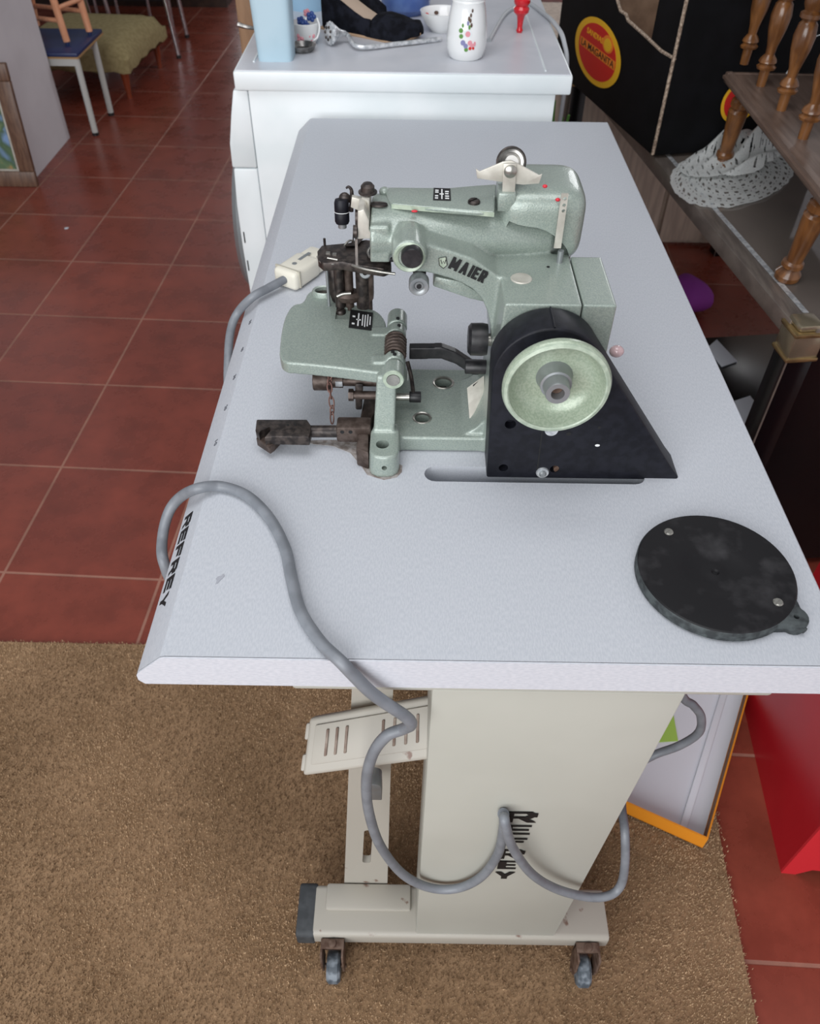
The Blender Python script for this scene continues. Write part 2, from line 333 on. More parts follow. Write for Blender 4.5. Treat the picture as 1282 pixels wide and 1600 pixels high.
def strokes(name, ch, m, parent, org, xd, yd, w, h, th, tv, depth=.0005, label=None):
    """one bold letter cut from strokes; th = upright weight, tv = crossbar weight"""
    xd, yd = Vector(xd).normalized(), Vector(yd).normalized(); n = xd.cross(yd).normalized(); b = BM(); k = 0
    for (a, c) in GLY[ch]:
        p = Vector((th/2+a[0]*(w-th), tv/2+a[1]*(h-tv))); q = Vector((th/2+c[0]*(w-th), tv/2+c[1]*(h-tv))); d = (q-p).normalized()
        t = tv if abs(d.y) < .1 else th; nn = Vector((-d.y, d.x))*t/2
        if abs(d.x) > .1 and abs(d.y) > .1: nn = Vector((th/2, 0)); p -= Vector((0, tv/2*(1 if d.y > 0 else -1))); q += Vector((0, tv/2*(1 if d.y > 0 else -1)))
        else: p -= d*(tv/2 if abs(d.y) > .1 else th/2); q += d*(tv/2 if abs(d.y) > .1 else th/2)
        k += 1; f = lambda v: Vector(org)+xd*v.x+yd*v.y+n*(k*.00001)
        prism(b, [f(p-nn), f(q-nn), f(q+nn), f(p+nn)], n*depth)
    return obj(name, b, m, parent, label=label)
def screw(name, parent, p, axis, r, h, m='steel', slot=True):
    bm = BM(); p = Vector(p); ax = Vector(axis).normalized()
    lathe(bm, [(0, 0), (r, 0), (r, h*.6), (r*.8, h), (0, h)], p, ax, 24)
    cut = None
    if slot:
        cut = BM(); T = Matrix.Translation(p+ax*h) @ frame_to(ax) @ Matrix.Rotation(.7, 4, 'Z'); box(cut, -r*1.2, r*1.2, -r*.16, r*.16, -h*.35, h, T)
    return obj(name, bm, m, parent, cut=cut)

# ================================================================ setting
bm = BM(); box(bm, -4, 4, -3, 9, -.06, 0); struct(obj('floor', bm, 'tiles', local=True))
bm = BM(); box(bm, -2.4, -1.27, 2.68, 3.118, 0, 2.7); struct(obj('wall_left', bm, 'wall'))
bm = BM(); box(bm, -4, 4, 9, 9.1, 0, 2.7)
cut = BM(); box(cut, -1.75, -.65, 8.9, 9.2, -.1, 2.1); struct(obj('wall_back', bm, 'wall', cut=cut))
bm = BM(); box(bm, 2.2, 2.3, -3, 9, 0, 2.7); struct(obj('wall_right', bm, 'wall'))

# ================================================================ rug
def rug():
    A = [(-1.3, .541), (.735, .53), (.70, .15), (.672, -.30), (.65, -.95), (-1.3, -.95)]
    r = thing('rug', 'brown short pile carpet mat under the sewing table, on red tiles', 'rug', (-.3, -.2, 0))
    bm = BM(); prism(bm, [(x, y, 0) for x, y in A], (0, 0, .006)); obj('backing', bm, 'carpet', r)
    n = 330000; px = rng.uniform(-.92, .74, n); py = rng.uniform(-.5, .541, n)
    xr = np.interp(py, [-.95, -.30, .15, .53], [.65, .672, .70, .735]) + rng.normal(0, .004, n)
    vis = (px < xr) & (py < .541-(.011/2.035)*(px+1.3)+rng.normal(0, .003, n))
    px, py = px[vis], py[vis]; n = len(px)
    a = rng.uniform(0, 2*PI, n); w = rng.uniform(.0007, .0013, n); h = rng.uniform(.0025, .0055, n); lean = rng.uniform(.0005, .003, n); la = rng.normal(.6, 1.1, n)
    co = np.zeros((n, 3, 3)); co[:, 0] = np.c_[px-np.cos(a)*w, py-np.sin(a)*w, np.full(n, .005)]; co[:, 1] = np.c_[px+np.cos(a)*w, py+np.sin(a)*w, np.full(n, .005)]
    co[:, 2] = np.c_[px+np.cos(la)*lean, py+np.sin(la)*lean, .006+h]
    co = co.reshape(-1, 3)-np.array([-.3, -.2, 0])
    me = bpy.data.meshes.new('pile'); me.vertices.add(n*3); me.vertices.foreach_set('co', co.ravel())
    me.loops.add(n*3); me.loops.foreach_set('vertex_index', np.arange(n*3)); me.polygons.add(n); me.polygons.foreach_set('loop_start', np.arange(n)*3); me.polygons.foreach_set('loop_total', np.full(n, 3)); me.update()
    me.materials.append(M['pile']); o = bpy.data.objects.new('pile', me); C.objects.link(o); o.parent = r; o['kind'] = 'stuff'
rug()

# ================================================================ sewing table
TW, TL, TH = .55, 1.186, .037
tab = thing('sewing_table', 'grey-white laminate industrial sewing table on a cream steel pedestal with castors', 'table', (.27, .03, 0))
prof = [(TW, TT-TH), (TW, TT-.002), (TW-.002, TT), (.004, TT), (0, TT-.0012), (-.0215, TT-.0215), (-.0235, TT-.025), (-.0235, TT-.0315), (-.019, TT-TH)]
bm = BM(); prism(bm, [(x, .0022, z) for x, z in prof], (0, TL-.0022, 0))
cut = BM()
sl = [(.2205+.011*math.cos(t), .2200+.011*math.sin(t), TT-.03) for t in np.linspace(PI/2, 3*PI/2, 9)] + [(.415+.011*math.cos(t), .2200+.011*math.sin(t), TT-.03) for t in np.linspace(-PI/2, PI/2, 9)]
prism(cut, sl, (0, 0, .06))
top = obj('tabletop', bm, 'laminate', tab, cut=cut, ang=20)
bm = BM(); prism(bm, [(x, 0, z) for x, z in prof], (0, .0016, 0)); obj('end_band', bm, 'laminate_edge', top, label='paler white edge band on the near end')
# dark seam between band and top
bm = BM(); prism(bm, [(x*.9995, .0016, z-.0002) for x, z in prof], (0, .0006, 0)); obj('band_seam', bm, 'ink', top)
bm = BM()
for (x, y, s) in ((.05, .085, 1), (.054, .089, .6), (.046, .078, .5)):
    pts = [(x+.008*s*math.cos(t)*(1+.35*math.sin(3*t)), y+.012*s*math.sin(t)*(1+.3*math.cos(2*t)), TT) for t in np.linspace(0, 2*PI, 18)[:-1]]
s45 = Vector((.7071, 0, .7071)); nrm = Vector((-.7071, 0, .7071))
def bevel_pt(u, v):       # sight line on the sloping left edge
    d = FWD + RGT*((u-641)/FPX) - UPV*((v-800)/FPX); p0 = Vector((0, 0, TT-.0012)); t = (p0-CAMP).dot(nrm)/d.dot(nrm); return CAMP+d*t
bm.free()
a0 = bevel_pt(278, 820); a1 = bevel_pt(240, 965)
L_ = a0.y-a1.y
for i, ch in enumerate('REFREY'):
    wch = L_/6*.86; hh = .0125 if ch != 'Y' else .011
    strokes('printed_letter', ch, 'ink', top, Vector((-.0205, a0.y-L_/6*i, TT-.0217))+nrm*.0004+s45*(.002), (0, -1, 0), s45, wch, hh, .0042, .0030)
# faint measuring marks along the sloping edge
for k, (u, v) in enumerate(((380, 515), (369, 556), (355, 601), (343, 647), (327, 702))):
    m0 = bevel_pt(u, v); m0 = Vector((-.0070, m0.y, TT-.0082))
    bm = BM(); q0 = m0-s45*.014; prism(bm, [q0, q0+Vector((0, -.0008, 0)), m0-s45*.002+Vector((0, -.0008, 0)), m0-s45*.002], nrm*.0003)
    obj('scale_mark', bm, 'scale_ink', top)
    text('scale_number', str(10*(5-k)), 'scale_ink', top, m0+nrm*.0003+Vector((0, .004, 0)), (0, -1, 0), s45, .0085, .0045)
# scuff on the top
bm = BM(); pts = [at(u, v, z=TT+.0001) for u, v in ((337, 905), (341, 901), (346, 900), (349, 897), (351, 900), (347, 905), (344, 907), (340, 912), (337, 913), (339, 907))]; prism(bm, pts, (0, 0, .0003)); obj('scuff_mark', bm, mat('grey_scuff', (160, 162, 170), .7), top)
# under-table rail, pedestal
bm = BM(); box(bm, .10, .50, .004, 1.1, TT-TH-.012, TT-TH-.0005); obj('top_rail', bm, 'cream', tab, bevel=.003)
bm = BM(); hexa(bm, [(.212, .003, .088), (.404, .003, .088), (.404, .066, .088), (.212, .066, .088)], [(.2165, .003, .705), (.428, .003, .705), (.428, .066, .705), (.2165, .066, .705)])
ped = obj('pedestal', bm, 'cream', tab, bevel=.0025)
def ped_text():
    rows = [(1268, 1284, 787, 838), (1289, 1303, 785, 828), (1309, 1320, 778, 822), (1327, 1341, 775, 818), (1345, 1357, 777, 806), (1362, 1372, 772, 803)]
    for ch, (v0, v1, u0, u1) in zip('REFREY', rows):
        p = at(u0, v1, y=.0022); q = at(u1, v1, y=.0022); t = at(u0, v0, y=.0022)
        strokes('printed_letter', ch, 'ink', ped, p-Vector((0, .0001, 0)), (1, 0, 0), (0, 0, 1), q.x-p.x, t.z-p.z, .0070 if ch == 'Y' else .0095, .0036 if ch in 'RY' else .0030)
ped_text()
bm = BM(); cyl(bm, at(787, 1272, y=.003), at(787, 1272, y=-.004), .006); obj('cable_grommet', bm, 'cord', ped)
# base beam with rubber end
bo = [(-.001, .060), (-.001, .086), (.004, .090), (.062, .092), (.066, .088), (.066, .060)]
bm = BM(); prism(bm, [(.068, y, z) for y, z in bo], (.412, 0, 0)); beam = obj('base_beam', bm, 'cream_worn', tab, bevel=.003)
bm = BM(); box(bm, .085, .205, .03, .066, .090, .099); obj('pole_socket', bm, 'cream_worn', beam, bevel=.004)
bm = BM(); prism(bm, [(.046, y*1.06-.001, z if z > .07 else z-.004) for y, z in bo], (.026, 0, 0)); obj('rubber_end_cap', bm, 'rubber', beam, bevel=.004)
# second leg under the far end, and the lengthwise stretcher
bm = BM(); box(bm, .215, .42, 1.06, 1.12, .09, .705); obj('far_pedestal', bm, 'cream', tab, bevel=.003)
bm = BM(); box(bm, .07, .48, 1.055, 1.12, .06, .09); obj('far_base_beam', bm, 'cream_worn', tab, bevel=.003)
bm = BM(); box(bm, .29, .35, .06, 1.07, .098, .128); obj('stretcher', bm, 'cream', tab, bevel=.003)
def castor(x, y):
    b = BM()
    for sx in (-1, 1): prism(b, [(x+sx*.0145-.0015, y+.012, .082), (x+sx*.0145-.0015, y-.012, .082), (x+sx*.0145-.0015, y-.016, .05), (x+sx*.0145-.0015, y-.014, .026), (x+sx*.0145-.0015, y-.002, .016), (x+sx*.0145-.0015, y+.008, .026)], (.003, 0, 0))
    box(b, x-.016, x+.016, y-.001, y+.012, .080, .083); box(b, x-.016, x+.016, y+.008, y+.012, .045, .082)
    f = obj('castor', b, 'rust', tab, bevel=.0006)
    b = BM(); lathe(b, [(0, -.0095), (.019, -.0095), (.0225, -.006), (.0225, .006), (.019, .0095), (0, .0095)], (x, y-.006, .0225), (1, 0, 0), 40); obj('wheel', b, 'castor', f)
    b = BM(); cyl(b, (x-.0175, y-.006, .0245), (x+.0175, y-.006, .0245), .003); obj('axle', b, 'rust', f)
    b = BM(); lathe(b, [(0, 0), (.006, 0), (.005, .003), (0, .004)], (x, y+.005, .083), (0, 0, 1), 20); obj('rivet', b, 'rust', f)
castor(.0975, -.0145); castor(.4495, -.0145); castor(.0975, 1.04); castor(.4495, 1.04)
# pedal pole and pedal
bm = BM(); q_ = [at(u, v, y=.067) for u, v in ((537, 1386), (605, 1386), (618, 1080), (560, 1080))]; q_[0].z = q_[1].z = .064; q_[2].z = q_[3].z = .70; prism(bm, q_, (0, .010, 0))
cut = BM(); p0, p1 = at(576, 1300, y=.067), at(573, 1346, y=.067)
slot = [Vector((p0.x+.0056*math.cos(t), .05, p0.z+.0052*math.sin(t))) for t in np.linspace(0, PI, 9)] + [Vector((p1.x+.0056*math.cos(t), .05, p1.z+.0052*math.sin(t))) for t in np.linspace(PI, 2*PI, 9)]
prism(cut, slot, (0, .05, 0))
obj('pedal_pole', bm, 'cream_worn', tab, cut=cut)
def pedal():
    # a tilted treadle plate: its near edge lower, its right end slightly higher
    fl, fr = at(472, 1213, y=.012), at(700, 1183, y=.012); bl, br = at(483, 1122, y=.055), at(700, 1083, y=.055)
    ex = (fr-fl).normalized(); n = ex.cross((bl-fl)).normalized()
    bm = BM(); prism(bm, [fl, fr, br, bl], -n*.016); p = obj('pedal', bm, 'cream_worn', tab, bevel=.004, seg=3)
    q = lambda a, b, h=0: fl*(1-a)*(1-b)+fr*a*(1-b)+br*a*b+bl*(1-a)*b+n*h
    bm = BM(); prism(bm, [q(.06, .18), q(.97, .18), q(.97, .86), q(.06, .86)], n*.0022); pan = obj('raised_panel', bm, 'cream_worn', p, bevel=.0015)
    for a in (.15, .22, .29, .55, .63, .71, .79):
        bm = BM(); prism(bm, [q(a, .3, .002), q(a+.02, .3, .002), q(a+.02, .76, .002), q(a, .76, .002)], n*.0022); obj('tread_rib', bm, 'rib_worn', pan, bevel=.001)
    c = at(583, 1232, y=.028)
    bm = BM(); cyl(bm, c, c+Vector((0, .02, 0)), .009, seg=24); box(bm, c.x-.009, c.x+.009, c.y+.001, c.y+.018, c.z-.03, c.z); obj('clamp_bolt', bm, 'grey_alu', p, bevel=.001)
    for b_ in (.08, .62):
        bm = BM(); prism(bm, [q(-.02, b_, -.012), q(.015, b_, -.012), q(.015, b_+.3, -.012), q(-.02, b_+.3, -.012)], n*.012); obj('side_lug', bm, 'cream_worn', p, bevel=.003)
pedal()

# ================================================================ blind stitch machine
mc = thing('blindstitch_machine', 'green hammered-enamel blindstitch sewing machine with black belt guard, on the grey table', 'sewing machine', (.27, .29, TT))
CX_, WZ = .3147, .8885
def frame():
    bm = BM()
    box(bm, .166, .30, .253, .372, .7505, .768)
    fo_ = chaikin([(.1550, .2130, .7500), (.1848, .2130, .7500), (.1852, .240, .7500), (.1852, .262, .7500), (.1550, .262, .7500), (.1550, .240, .75)], 2)
    hexa(bm, fo_, [Vector((.1698+(p.x-.1698)*.95, p.y+.0025, .7742)) for p in fo_])
    hexa(bm, [(.158, .252, .766), (.1795, .252, .766), (.1795, .272, .766), (.158, .272, .766)], [(.1625, .266, .832), (.1815, .266, .832), (.1815, .284, .832), (.1625, .284, .832)])
    cyl(bm, (.1783, .264, .830), (.1783, .286, .830), .0098); cyl(bm, (.1798, .352, .830), (.1798, .377, .830), .0105)
    hexa(bm, [(.160, .345, .751), (.190, .345, .751), (.190, .372, .751), (.160, .372, .751)], [(.170, .354, .83), (.188, .354, .83), (.188, .374, .83), (.170, .374, .83)])
    # column and its foot fillet
    hexa(bm, [(.268, .252, .7505), (.3425, .252, .7505), (.3425, .348, .7505), (.268, .348, .7505)], [(.2752, .255, .9175), (.3425, .255, .9175), (.3425, .348, .9175), (.2752, .348, .9175)])
    prism(bm, [(.245, .26, .766), (.275, .26, .766), (.275, .26, .80), (.268, .26, .786), (.26, .26, .775)], (0, .09, 0))
    # arm: flattened tube
    t_ = np.linspace(0, 2*PI, 49)[:-1]
    def sect(x, y, z, ry, rz): return [Vector((x, y+ry*math.cos(t), z+rz*math.sin(t))) for t in t_]
    secs = [sect(.157, .354, .940, .040, .0245), sect(.27, .372, .933, .040, .0245), sect(.325, .384, .926, .037, .023), sect(.338, .386, .923, .026, .016)]
    for A_, B_ in zip(secs, secs[1:]): hexa(bm, A_, B_)
    # web with the maker's name, curving down into the column
    YW = .300
    low = [at(u, v, y=YW) for u, v in ((768, 560), (767, 515), (763, 490), (754, 469), (740, 453), (722, 443), (704, 436), (672, 427), (636, 424))]
    upp = [at(u, v, y=YW) for u, v in ((622, 405), (640, 378), (668, 382), (700, 391), (740, 404), (779, 432))]
    prism(bm, low+upp+[Vector((.300, YW, .9165)), Vector((.300, YW, .868))], (0, .075, 0))
    cyl(bm, at(640, 402, y=.287), at(640, 402, y=.287)+Vector((0, .04, 0)), .0152, seg=40)
    # nose block under the tube's left end
    box(bm, .1562, .174, .318, .388, .921, .956)
    cut = BM()
    def hole(u, v, z, r, dep=.02):
        p = at(u, v, z=z); cyl(cut, p+Vector((0, 0, .01)), p-Vector((0, 0, dep)), r, seg=32)
    hole(598, 695, .7735, .0064); hole(693, 598, .768, .0105, .012); hole(660, 653, .768, .0088, .012)
    p = at(601, 728, y=.2175); cyl(cut, p-Vector((0, .01, 0)), p+Vector((0, .012, 0)), .0026)
    return obj('frame', bm, 'green', mc, remesh=.00125, smooth=14, cut=cut, ang=50)
fr = frame()
for (u, v, z, r) in ((693, 598, .768, .0105), (660, 653, .768, .0088)):
    p = at(u, v, z=z); b = BM(); lathe(b, [(r*1.02, -.001), (r*1.12, .0002), (r*1.02, .0009), (r*.9, .0003), (r*.9, -.002)], p, (0, 0, 1)); obj('hole_rim', b, 'steel', fr)
    b = BM(); lathe(b, [(0, 0), (r*.7, 0), (r*.6, .003), (0, .003)], p-Vector((0, 0, .0115)), (0, 0, 1), 6); obj('base_bolt', b, 'dark', fr)
# right-hand cover of the column, and the rounded hood behind
bm = BM(); box(bm, .3437, .3728, .255, .343, .7505, .9175); obj('side_cover', bm, 'green', mc, remesh=.00125, smooth=16, ang=50)
def hood():
    bm = BM(); superell(bm, (.3135, .380, .9435), (.0405, .042, .034), .42); box(bm, .29, .348, .36, .41, .89, .93)
    cut = BM(); prism(cut, chaikin([at(u, v, y=.338) for u, v in ((790, 346), (815, 353), (848, 357), (872, 372), (886, 388), (891, 404), (893, 450), (770, 450))], 1)[::-1], (0, .030, 0))
    return obj('arm_hood', bm, 'green', mc, remesh=.00125, smooth=12, ang=60, cut=cut)
hood()
for (u, v) in ((852, 291), (872, 312)):
    b = BM(); p = at(u, v, y=.3395)
    ball(b, p+Vector((0, 0, 0)), .0022, (1, .8, .7)); obj('red_oil_mark', b, 'red_dot', mc)
b = BM(); ball(b, at(648, 330, z=.9625), .0022, (1.3, .6, .5)); obj('red_oil_mark', b, 'red_dot', mc)
# flat cover plate along the top of the arm
pz = .966
cp_ = [at(u, v, z=pz) for u, v in ((600, 292), (700, 293), (745, 289), (776, 287), (773, 331), (735, 329), (612, 318), (607, 310))]
bm = BM(); prism(bm, cp_, (0, 0, -.005)); cov = obj('arm_cover_plate', bm, 'green', mc, bevel=.0018, seg=3)
bm = BM(); prism(bm, [cp_[-2]+Vector((0, -.0006, -.0045)), cp_[4]+Vector((0, -.0006, -.0045)), cp_[4]+Vector((0, -.0006, -.0006)), cp_[-2]+Vector((0, -.0006, -.0006))], (0, .001, 0)); obj('lip_highlight', bm, 'green_pale', cov, label='highlight painted on the front lip')  # pale strip paints the highlight along the plate's front lip
screw('plate_screw', cov, at(741, 317, z=pz), (0, 0, 1), .0056, .003, 'dark')
ball_ = BM(); ball(ball_, at(601, 299, z=pz-.002), .005, (1, 1, .8)); obj('hinge_knob', ball_, 'green', cov)
def decal(parent, pts, h, rows, n):
    b = BM(); prism(b, pts, n*h); d = obj('instruction_label', b, 'ink', parent, label='small black label with white lines')
    a, b_, c, e = [Vector(p) for p in pts]
    for (s0, s1, t0, t1) in rows:
        q = lambda s, t: a*(1-s)*(1-t)+b_*s*(1-t)+c*s*t+e*(1-s)*t+n*h
        k = BM(); prism(k, [q(s0, t0), q(s1, t0), q(s1, t1), q(s0, t1)], n*.0002); obj('printed_line', k, 'white_ink', d)
lines = [(.1, .28, .12, .2), (.1, .28, .3, .38), (.1, .3, .6, .68), (.1, .3, .75, .83), (.36, .6, .46, .54), (.46, .53, .1, .9), (.68, .9, .12, .2), (.68, .9, .3, .38), (.68, .88, .5, .58), (.68, .9, .68, .76)]
decal(cov, [at(u, v, z=pz+.0001) for u, v in ((677, 313), (705, 314), (704, 295), (678, 294))], .0004, lines, Vector((0, 0, 1)))
# big clamp knob on the front boss
c = at(640, 402, y=.287); b = BM(); lathe(b, [(.0132, -.001), (.0138, .0005), (.0125, .0022), (.0098, .001), (.0098, -.001)], c, (0, -1, 0)); obj('boss_ring', b, 'green_pale', fr, label='pale worn ring')
c2 = at(644, 405, y=.2775); b = BM(); lathe(b, [(0, 0), (.0088, 0), (.0095, .002), (.0095, .012), (.0085, .014), (0, .014)], c2+Vector((0, .014, 0)), (0, -1, 0), 40); obj('boss_knob', b, 'black', mc)
c = at(655, 447, y=.292); b = BM(); lathe(b, [(0, 0), (.0036, 0), (.0042, .001), (.006, .002), (.0085, .0022), (.0092, .001), (.0092, -.009), (0, -.009)], c, (0, -1, 0), 40); obj('stop_knob', b, 'grey_alu', mc)
b = BM(); cyl(b, c+Vector((0, -.0015, 0)), c+Vector((0, .004, 0)), .0022); obj('stop_screw', b, 'black', mc)
b = BM(); cyl(b, c+Vector((0, .009, 0)), c+Vector((.001, .03, .01)), .006); obj('stop_stem', b, 'dark', mc)
# lettering on the web
yb = .2995
p0, p1 = at(700, 418, y=yb), at(757, 443, y=yb); pt = at(703, 402, y=yb)
xd = (p1-p0).normalized(); yd = Vector((-xd.z, 0, xd.x)); yd = yd if yd.z > 0 else -yd
tw = (p1-p0).length; ws = [.27, .23, .10, .18, .20]; x_ = 0
for ch, w_ in zip('MAIER', ws):
    strokes('maker_letter', ch, 'ink', fr, p0+xd*(x_*tw)+Vector((0, -.0004, 0)), xd, yd, max(w_*tw*.84, .0027), .0118, .0027, .0021); x_ += w_*1.02
sp_ = [at(u, v, y=yb-.0002) for u, v in ((686, 403), (697, 401), (699, 414), (693, 419), (687, 414))]
b = BM(); prism(b, sp_, (0, -.0004, 0)); sh = obj('maker_shield', b, 'green_pale', fr, label='small pale shield emblem')
b = BM(); tube(b, [p+Vector((0, -.0004, 0)) for p in sp_], .0004, smooth=False, closed=True, seg=6); obj('shield_outline', b, 'black', sh)
b = BM(); tube(b, [at(u, v, y=yb-.0007) for u, v in ((689, 406), (691, 412), (693, 408), (695, 412), (697, 406))], .0004, smooth=False, seg=6); obj('shield_mark', b, 'black', sh)
# dark lip behind the web (lamp shell)
b = BM(); prism(b, [at(u, v, y=.312) for u, v in ((680, 432), (720, 440), (768, 470), (762, 474), (735, 468), (676, 448))], (0, .03, 0)); obj('web_shell', b, 'green', mc, bevel=.003)
# blank disc on the column top
p = at(815, 435, z=.9178); b = BM(); lathe(b, [(0, .0006), (.009, .0006), (.0098, 0), (.0098, -.002)], p, (0, 0, 1)); obj('blank_disc', b, 'cream_steel', mc, label='cream steel disc')
p = at(857, 417, z=.9178); b = BM(); cyl(b, p+Vector((0, 0, -.002)), p+Vector((0, 0, .0003)), .0014); obj('oil_hole', b, 'ink', mc)
# ---- belt guard
def guard():
    arc = [(CX_+.0485*math.cos(t), .868+.0485*math.sin(t)) for t in np.linspace(PI, .52, 22)]
    out = [(.2708, .7475)] + [(.2668, .86)] + arc[1:] + [(.449, .7635), (.4592, .7508), (.4570, .7475)]
    bm = BM(); prism(bm, [(x, .218, z) for x, z in out], (0, .035, 0))
    cut = BM()
    for (u, v, r) in ((798, 663, .0052), (787, 731, .0045), (867, 733, .0045)):
        p = at(u, v, y=.218); cyl(cut, p-Vector((0, .01, 0)), p+Vector((0, .01, 0)), r)
    g = obj('belt_guard', bm, 'guard', mc, bevel=.0028, seg=3, cut=cut)
    b = BM(); t = [(CX_, y, .9168) for y in (.2195, .252)]; tube(b, t, .0009, smooth=False, seg=8); obj('mould_seam', b, 'guard', g)
    b = BM(); p, q = at(847, 672, y=.2178), at(838, 742, y=.2178); prism(b, [p, p+Vector((.0012, 0, 0)), q+Vector((.0012, 0, 0)), q], (0, .0008, 0)); obj('joint_line', b, 'ink', g)
    p = at(848, 738, y=.218); b = BM(); lathe(b, [(0, .0015), (.0058, .0015), (.0064, 0), (.0064, -.001), (0, -.001)], p, (0, -1, 0)); w = obj('washer', b, 'pale_silver', g, label='bright washer with screw')
    b = BM(); lathe(b, [(0, .0045), (.0022, .0045), (.0034, .003), (.0034, .001), (0, .001)], p, (0, -1, 0), 24); obj('screw_head', b, 'grey_alu', w)
    for (u, v, r) in ((889, 678, .0022), (937, 668, .0016)):
        p = at(u, v, y=.218); b = BM(); cyl(b, p-Vector((0, .0002, 0)), p+Vector((0, .002, 0)), r); obj('small_pin_hole', b, 'ink', g)
    p = at(934, 696, y=.218); b = BM(); ball(b, p, .0018, (1.3, .4, .8)); obj('white_chip', b, 'white_ink', g)
    p = at(872, 733, y=.219); b = BM(); cyl(b, p, p+Vector((0, .004, 0)), .004); obj('bolt_end', b, 'rust', g)
guard()
# ---- handwheel
def wheel():
    bm = BM(); lathe(bm, [(0, .006), (.020, .006), (.030, .008), (.0365, .014), (.0385, .0215), (.0405, .0245), (.0435, .0235), (.0448, .0205), (.0443, .0165), (.040, .010), (.030, .003), (0, .003)], (CX_, .196, WZ), (0, -1, 0), 72)
    w = obj('handwheel', bm, 'green_wheel', mc, ang=60)
    b = BM(); lathe(b, [(.0395, .0242), (.0406, .0252), (.0432, .0243), (.0444, .0205)], (CX_, .1957, WZ), (0, -1, 0), 72); obj('rim_face', b, 'green_pale', w, label='pale worn rim')
    b = BM(); lathe(b, [(0, .005), (.0160, .005), (.0142, .008), (.0134, .015), (.0130, .018), (.0112, .0185), (.0103, .022), (.0103, .0285), (.0097, .030), (.0056, .030), (.0056, .020), (0, .020)], (CX_, .196, WZ), (0, -1, 0), 48); obj('hub', b, 'grey_alu', w, label='grey metal hub with bored centre')
    b = BM(); cyl(b, (CX_, .178, WZ), (CX_, .174, WZ), .0052); obj('shaft_end', b, 'rust', w)
    p = at(852, 654, y=.187); b = BM(); ball(b, p, .0013, (1, .5, 1)); obj('paint_chip', b, 'ink', w)
wheel()
p = at(862, 671, y=.2165); b = BM(); lathe(b, [(0, .002), (.006, .002), (.0065, 0), (0, 0)], p, (0, -1, 0)); obj('guard_stud', b, 'pale_silver', mc)
# ---- cloth plate on its hinge
def cloth_plate():
    z = .832; o2 = [(436, 566), (438, 530), (444, 496), (458, 474), (474, 474), (482, 454), (500, 453), (520, 462), (545, 473), (572, 480), (592, 486), (606, 505), (602, 560), (608, 584), (590, 582), (530, 574), (470, 568)]
    bm = BM(); prism(bm, chaikin([at(u, v, z=z) for u, v in o2], 2), (0, 0, -.013))
    cyl(bm, (.1785, .288, .830), (.1788, .300, .830), .0098); cyl(bm, (.1793, .336, .830), (.1795, .350, .830), .0102)
    box(bm, .158, .178, .287, .300, .822, .834); box(bm, .155, .178, .336, .350, .822, .834)
    cut = BM(); p = at(537, 489, z=z); box(cut, p.x-.008, p.x+.008, p.y-.012, p.y+.010, z-.003, z+.01)
    pl = obj('cloth_plate', bm, 'green', mc, remesh=.0011, smooth=10, cut=cut, ang=50)
    screw('plate_screw', pl, at(533, 489, z=z-.003), (0, 0, 1), .0052, .004, 'dark')
    decal(pl, [at(u, v, z=z+.0004) for u, v in ((545, 512), (581, 517), (583, 489), (548, 484))], .0004, [(s0, s1, t0, t1) for (s0, s1, t0, t1) in [(.12, .24, .2, .28), (.12, .24, .6, .68), (.36, .42, .15, .85), (.3, .5, .46, .52), (.55, .6, .2, .8), (.66, .71, .15, .8), (.77, .82, .2, .85), (.88, .93, .3, .75)]], Vector((0, 0, 1)))
    # raised socket at the back left
    b = BM(); lathe(b, [(.0075, -.006), (.0105, -.004), (.0105, .004), (.0095, .006), (.0078, .005), (.0075, -.004)], at(507, 460, z=z), (0, 0, 1), 40, (1.25, .9)); obj('socket_rim', b, 'green', pl)
    b = BM(); p = at(507, 460, z=z); lathe(b, [(0, .001), (.009, .001)], p, (0, 0, 1), 32, (1.2, .85)); obj('socket_floor', b, 'dark', pl)
cloth_plate()
b = BM(); cyl(b, (.1783, .2625, .830), (.1783, .27, .830), .0062); obj('hinge_pin', b, 'steel', mc)
b = BM(); lathe(b, [(.0066, 0), (.0102, 0), (.0098, .0012), (.0066, .0012), (.0066, 0)], (.1783, .2642, .830), (0, -1, 0)); obj('hinge_collar', b, 'green_pale', fr)
b = BM(); P = []
for k in range(6*14+1):
    t = k/14*2*PI; P.append((.1790+.0092*math.cos(t), .302+.032*k/84, .830+.0092*math.sin(t)))
tube(b, P, .0023, smooth=False, seg=8); cyl(b, (.179, .30, .83), (.179, .337, .83), .0065); obj('hinge_spring', b, 'brown_steel', mc)
for (u, v, z) in ((614, 549, .8405), (617, 531 + 22, .8405), (624, 508, .8405), (622, 497, .841)):
    p = at(u, v, z=z); b = BM(); cyl(b, p-Vector((0, 0, .003)), p+Vector((0, 0, .0004)), .0018); obj('set_screw_hole', b, 'ink', mc)
